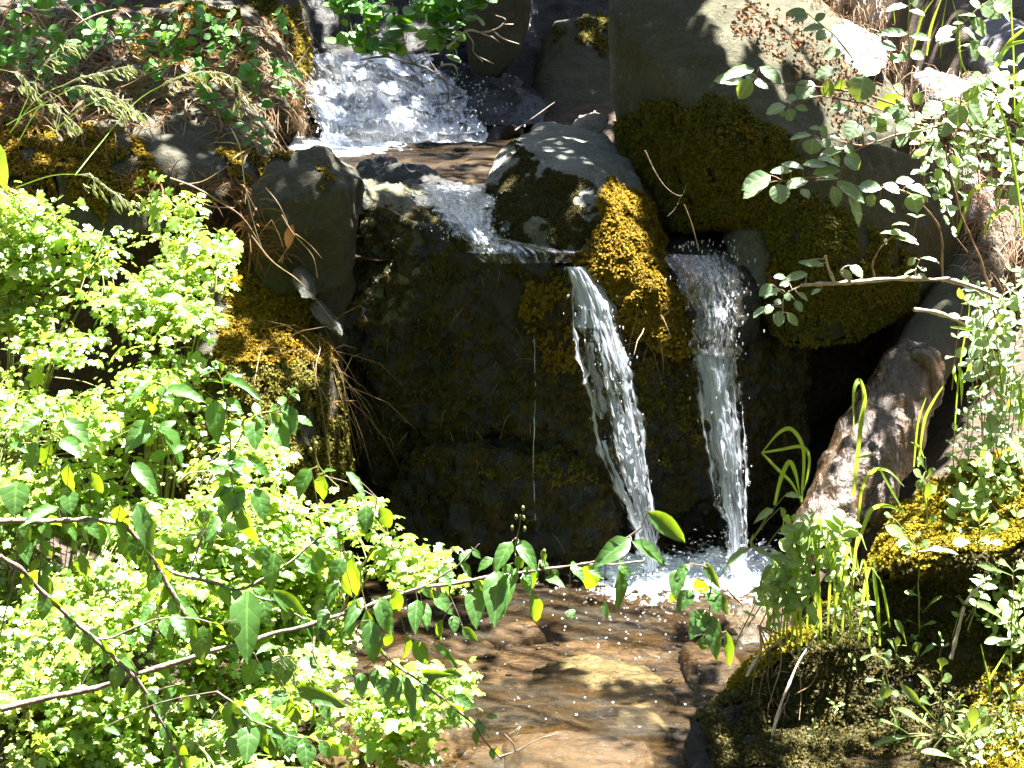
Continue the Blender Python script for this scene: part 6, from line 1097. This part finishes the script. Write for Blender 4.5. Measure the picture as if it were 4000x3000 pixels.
litter('dry_grass', 'pine needles and straw covering the sunny right bank', [(1720, -20), (1900, -20), (2000, 160), (2230, 180), (2230, 420), (2120, 560), (2080, 420), (1960, 300), (1860, 40)], 1700, (.04, .12), (.0016, .0036), 'needle', 92)
litter('dry_grass', 'pine needles on the steep soil right of the boulder', [(2090, 380), (2230, 380), (2230, 620), (2120, 700), (2080, 560)], 500, (.04, .10), (.0016, .0034), 'needle', 93)
litter('leaf_litter', 'brown dead leaves and scraps on the shaded upper left bank', [(-20, 0), (250, 0), (640, 60), (640, 240), (400, 260), (-20, 280)], 700, (.02, .06), (.006, .014), 'deadleaf', 102)
litter('leaf_litter', 'dead leaves and stems strewn between the left boulders', [(250, 380), (560, 400), (620, 560), (480, 520), (300, 430)], 350, (.03, .10), (.002, .006), 'deadleaf', 94)
litter('leaf_litter', 'stray straw bits and root hairs stuck to the dark rock face', [(760, 450), (1200, 600), (1240, 800), (1300, 1200), (780, 1200)], 46, (.02, .07), (.0012, .0026), 'straw', 103, 'stuff', .1, 2.2)
for lab, poly, n, sd_, lnr in [('dry grass hanging down the right side of the moss-covered boulder', [(660, 690), (720, 700), (745, 860), (700, 900), (660, 760)], 40, 95, (.12, .28)), ('wisps of dry grass hanging down the middle of the moss-covered boulder', [(560, 680), (600, 680), (610, 780), (560, 800)], 22, 96, (.10, .22)),
                              ('straw tuft drooping by the left edge of the upper cascade', [(590, 200), (660, 190), (680, 300), (620, 290)], 130, 97, (.06, .16)), ('tuft of orange straw at the top edge right of the big boulder', [(1700, -30), (1830, -30), (1900, 60), (1870, 110), (1800, 40)], 160, 98, (.06, .16)),
                              ('dry needles stuck upright in the dark side of the mound near the water', [(1640, 1400), (1700, 1390), (1720, 1520), (1660, 1560)], 26, 99, (.03, .08)), ('dry stems hanging from the golden moss tip of the mid-stream boulder', [(1370, 640), (1420, 640), (1440, 740), (1390, 740)], 14, 100, (.06, .12))]:
    litter('dry_grass_tuft', lab, poly, n, lnr, (.0014, .003), 'needle' if 'needles' in lab else 'straw', sd_, None, .35, 1.6, 'dry grass')
# scattered moss flecks and fallen bits on wet rock (warm leaf crumbs)
litter('leaf_litter', 'orange-brown leaf crumbs stuck on the lit top of the big boulder', [(1560, 20), (1640, 10), (1760, 60), (1830, 130), (1900, 200), (1840, 330), (1780, 240), (1700, 140), (1600, 110)], 420, (.008, .018), (.007, .013), 'deadleaf', 101, 'stuff', .1, .1)

# ------------------------------------------------------------------ light, sky, camera
sun_dir = np.array([SUNX, SUNY, SUNZ]); sun_dir = sun_dir / np.linalg.norm(sun_dir)
sd = bpy.data.lights.new('sun', 'SUN'); sd.energy = 5.0; sd.angle = R(.5); sd.color = (1.0, .965, .91)
so = bpy.data.objects.new('sun', sd); COL.objects.link(so); so.location = (2, 4, 9)
so.rotation_euler = Vector(tuple(-sun_dir)).to_track_quat('-Z', 'Y').to_euler()
w = bpy.data.worlds.new('World'); scene.world = w; w.use_nodes = True; nt = w.node_tree
sky = nt.nodes.new('ShaderNodeTexSky'); sky.sky_type = 'NISHITA'; sky.sun_disc = False
sky.sun_elevation = math.asin(sun_dir[2]); sky.sun_rotation = math.atan2(sun_dir[0], sun_dir[1])
bg = nt.nodes.get('Background'); nt.links.new(sky.outputs[0], bg.inputs[0]); bg.inputs[1].default_value = SKY
cd = bpy.data.cameras.new('camera'); cd.sensor_width = 36; cd.lens = 36 * FPX / 2212; cd.clip_end = 200; cd.clip_start = .05
co = bpy.data.objects.new('camera', cd); COL.objects.link(co); co.location = Vector(tuple(CAM))
co.rotation_euler = Vector(tuple(fw)).to_track_quat('-Z', 'Y').to_euler(); scene.camera = co
cd.dof.use_dof = False
vs = scene.view_settings; vs.view_transform = 'Standard'; vs.look = 'None'; vs.exposure = EXPO; vs.gamma = 1
scene.render.engine = 'CYCLES'; cy = scene.cycles
cy.max_bounces = 8; cy.diffuse_bounces = 3; cy.glossy_bounces = 3; cy.transmission_bounces = 4; cy.transparent_max_bounces = 16
cy.caustics_reflective = False; cy.caustics_refractive = False; cy.sample_clamp_indirect = 4.0
cy.use_denoising = True; cy.denoiser = 'OPENIMAGEDENOISE'
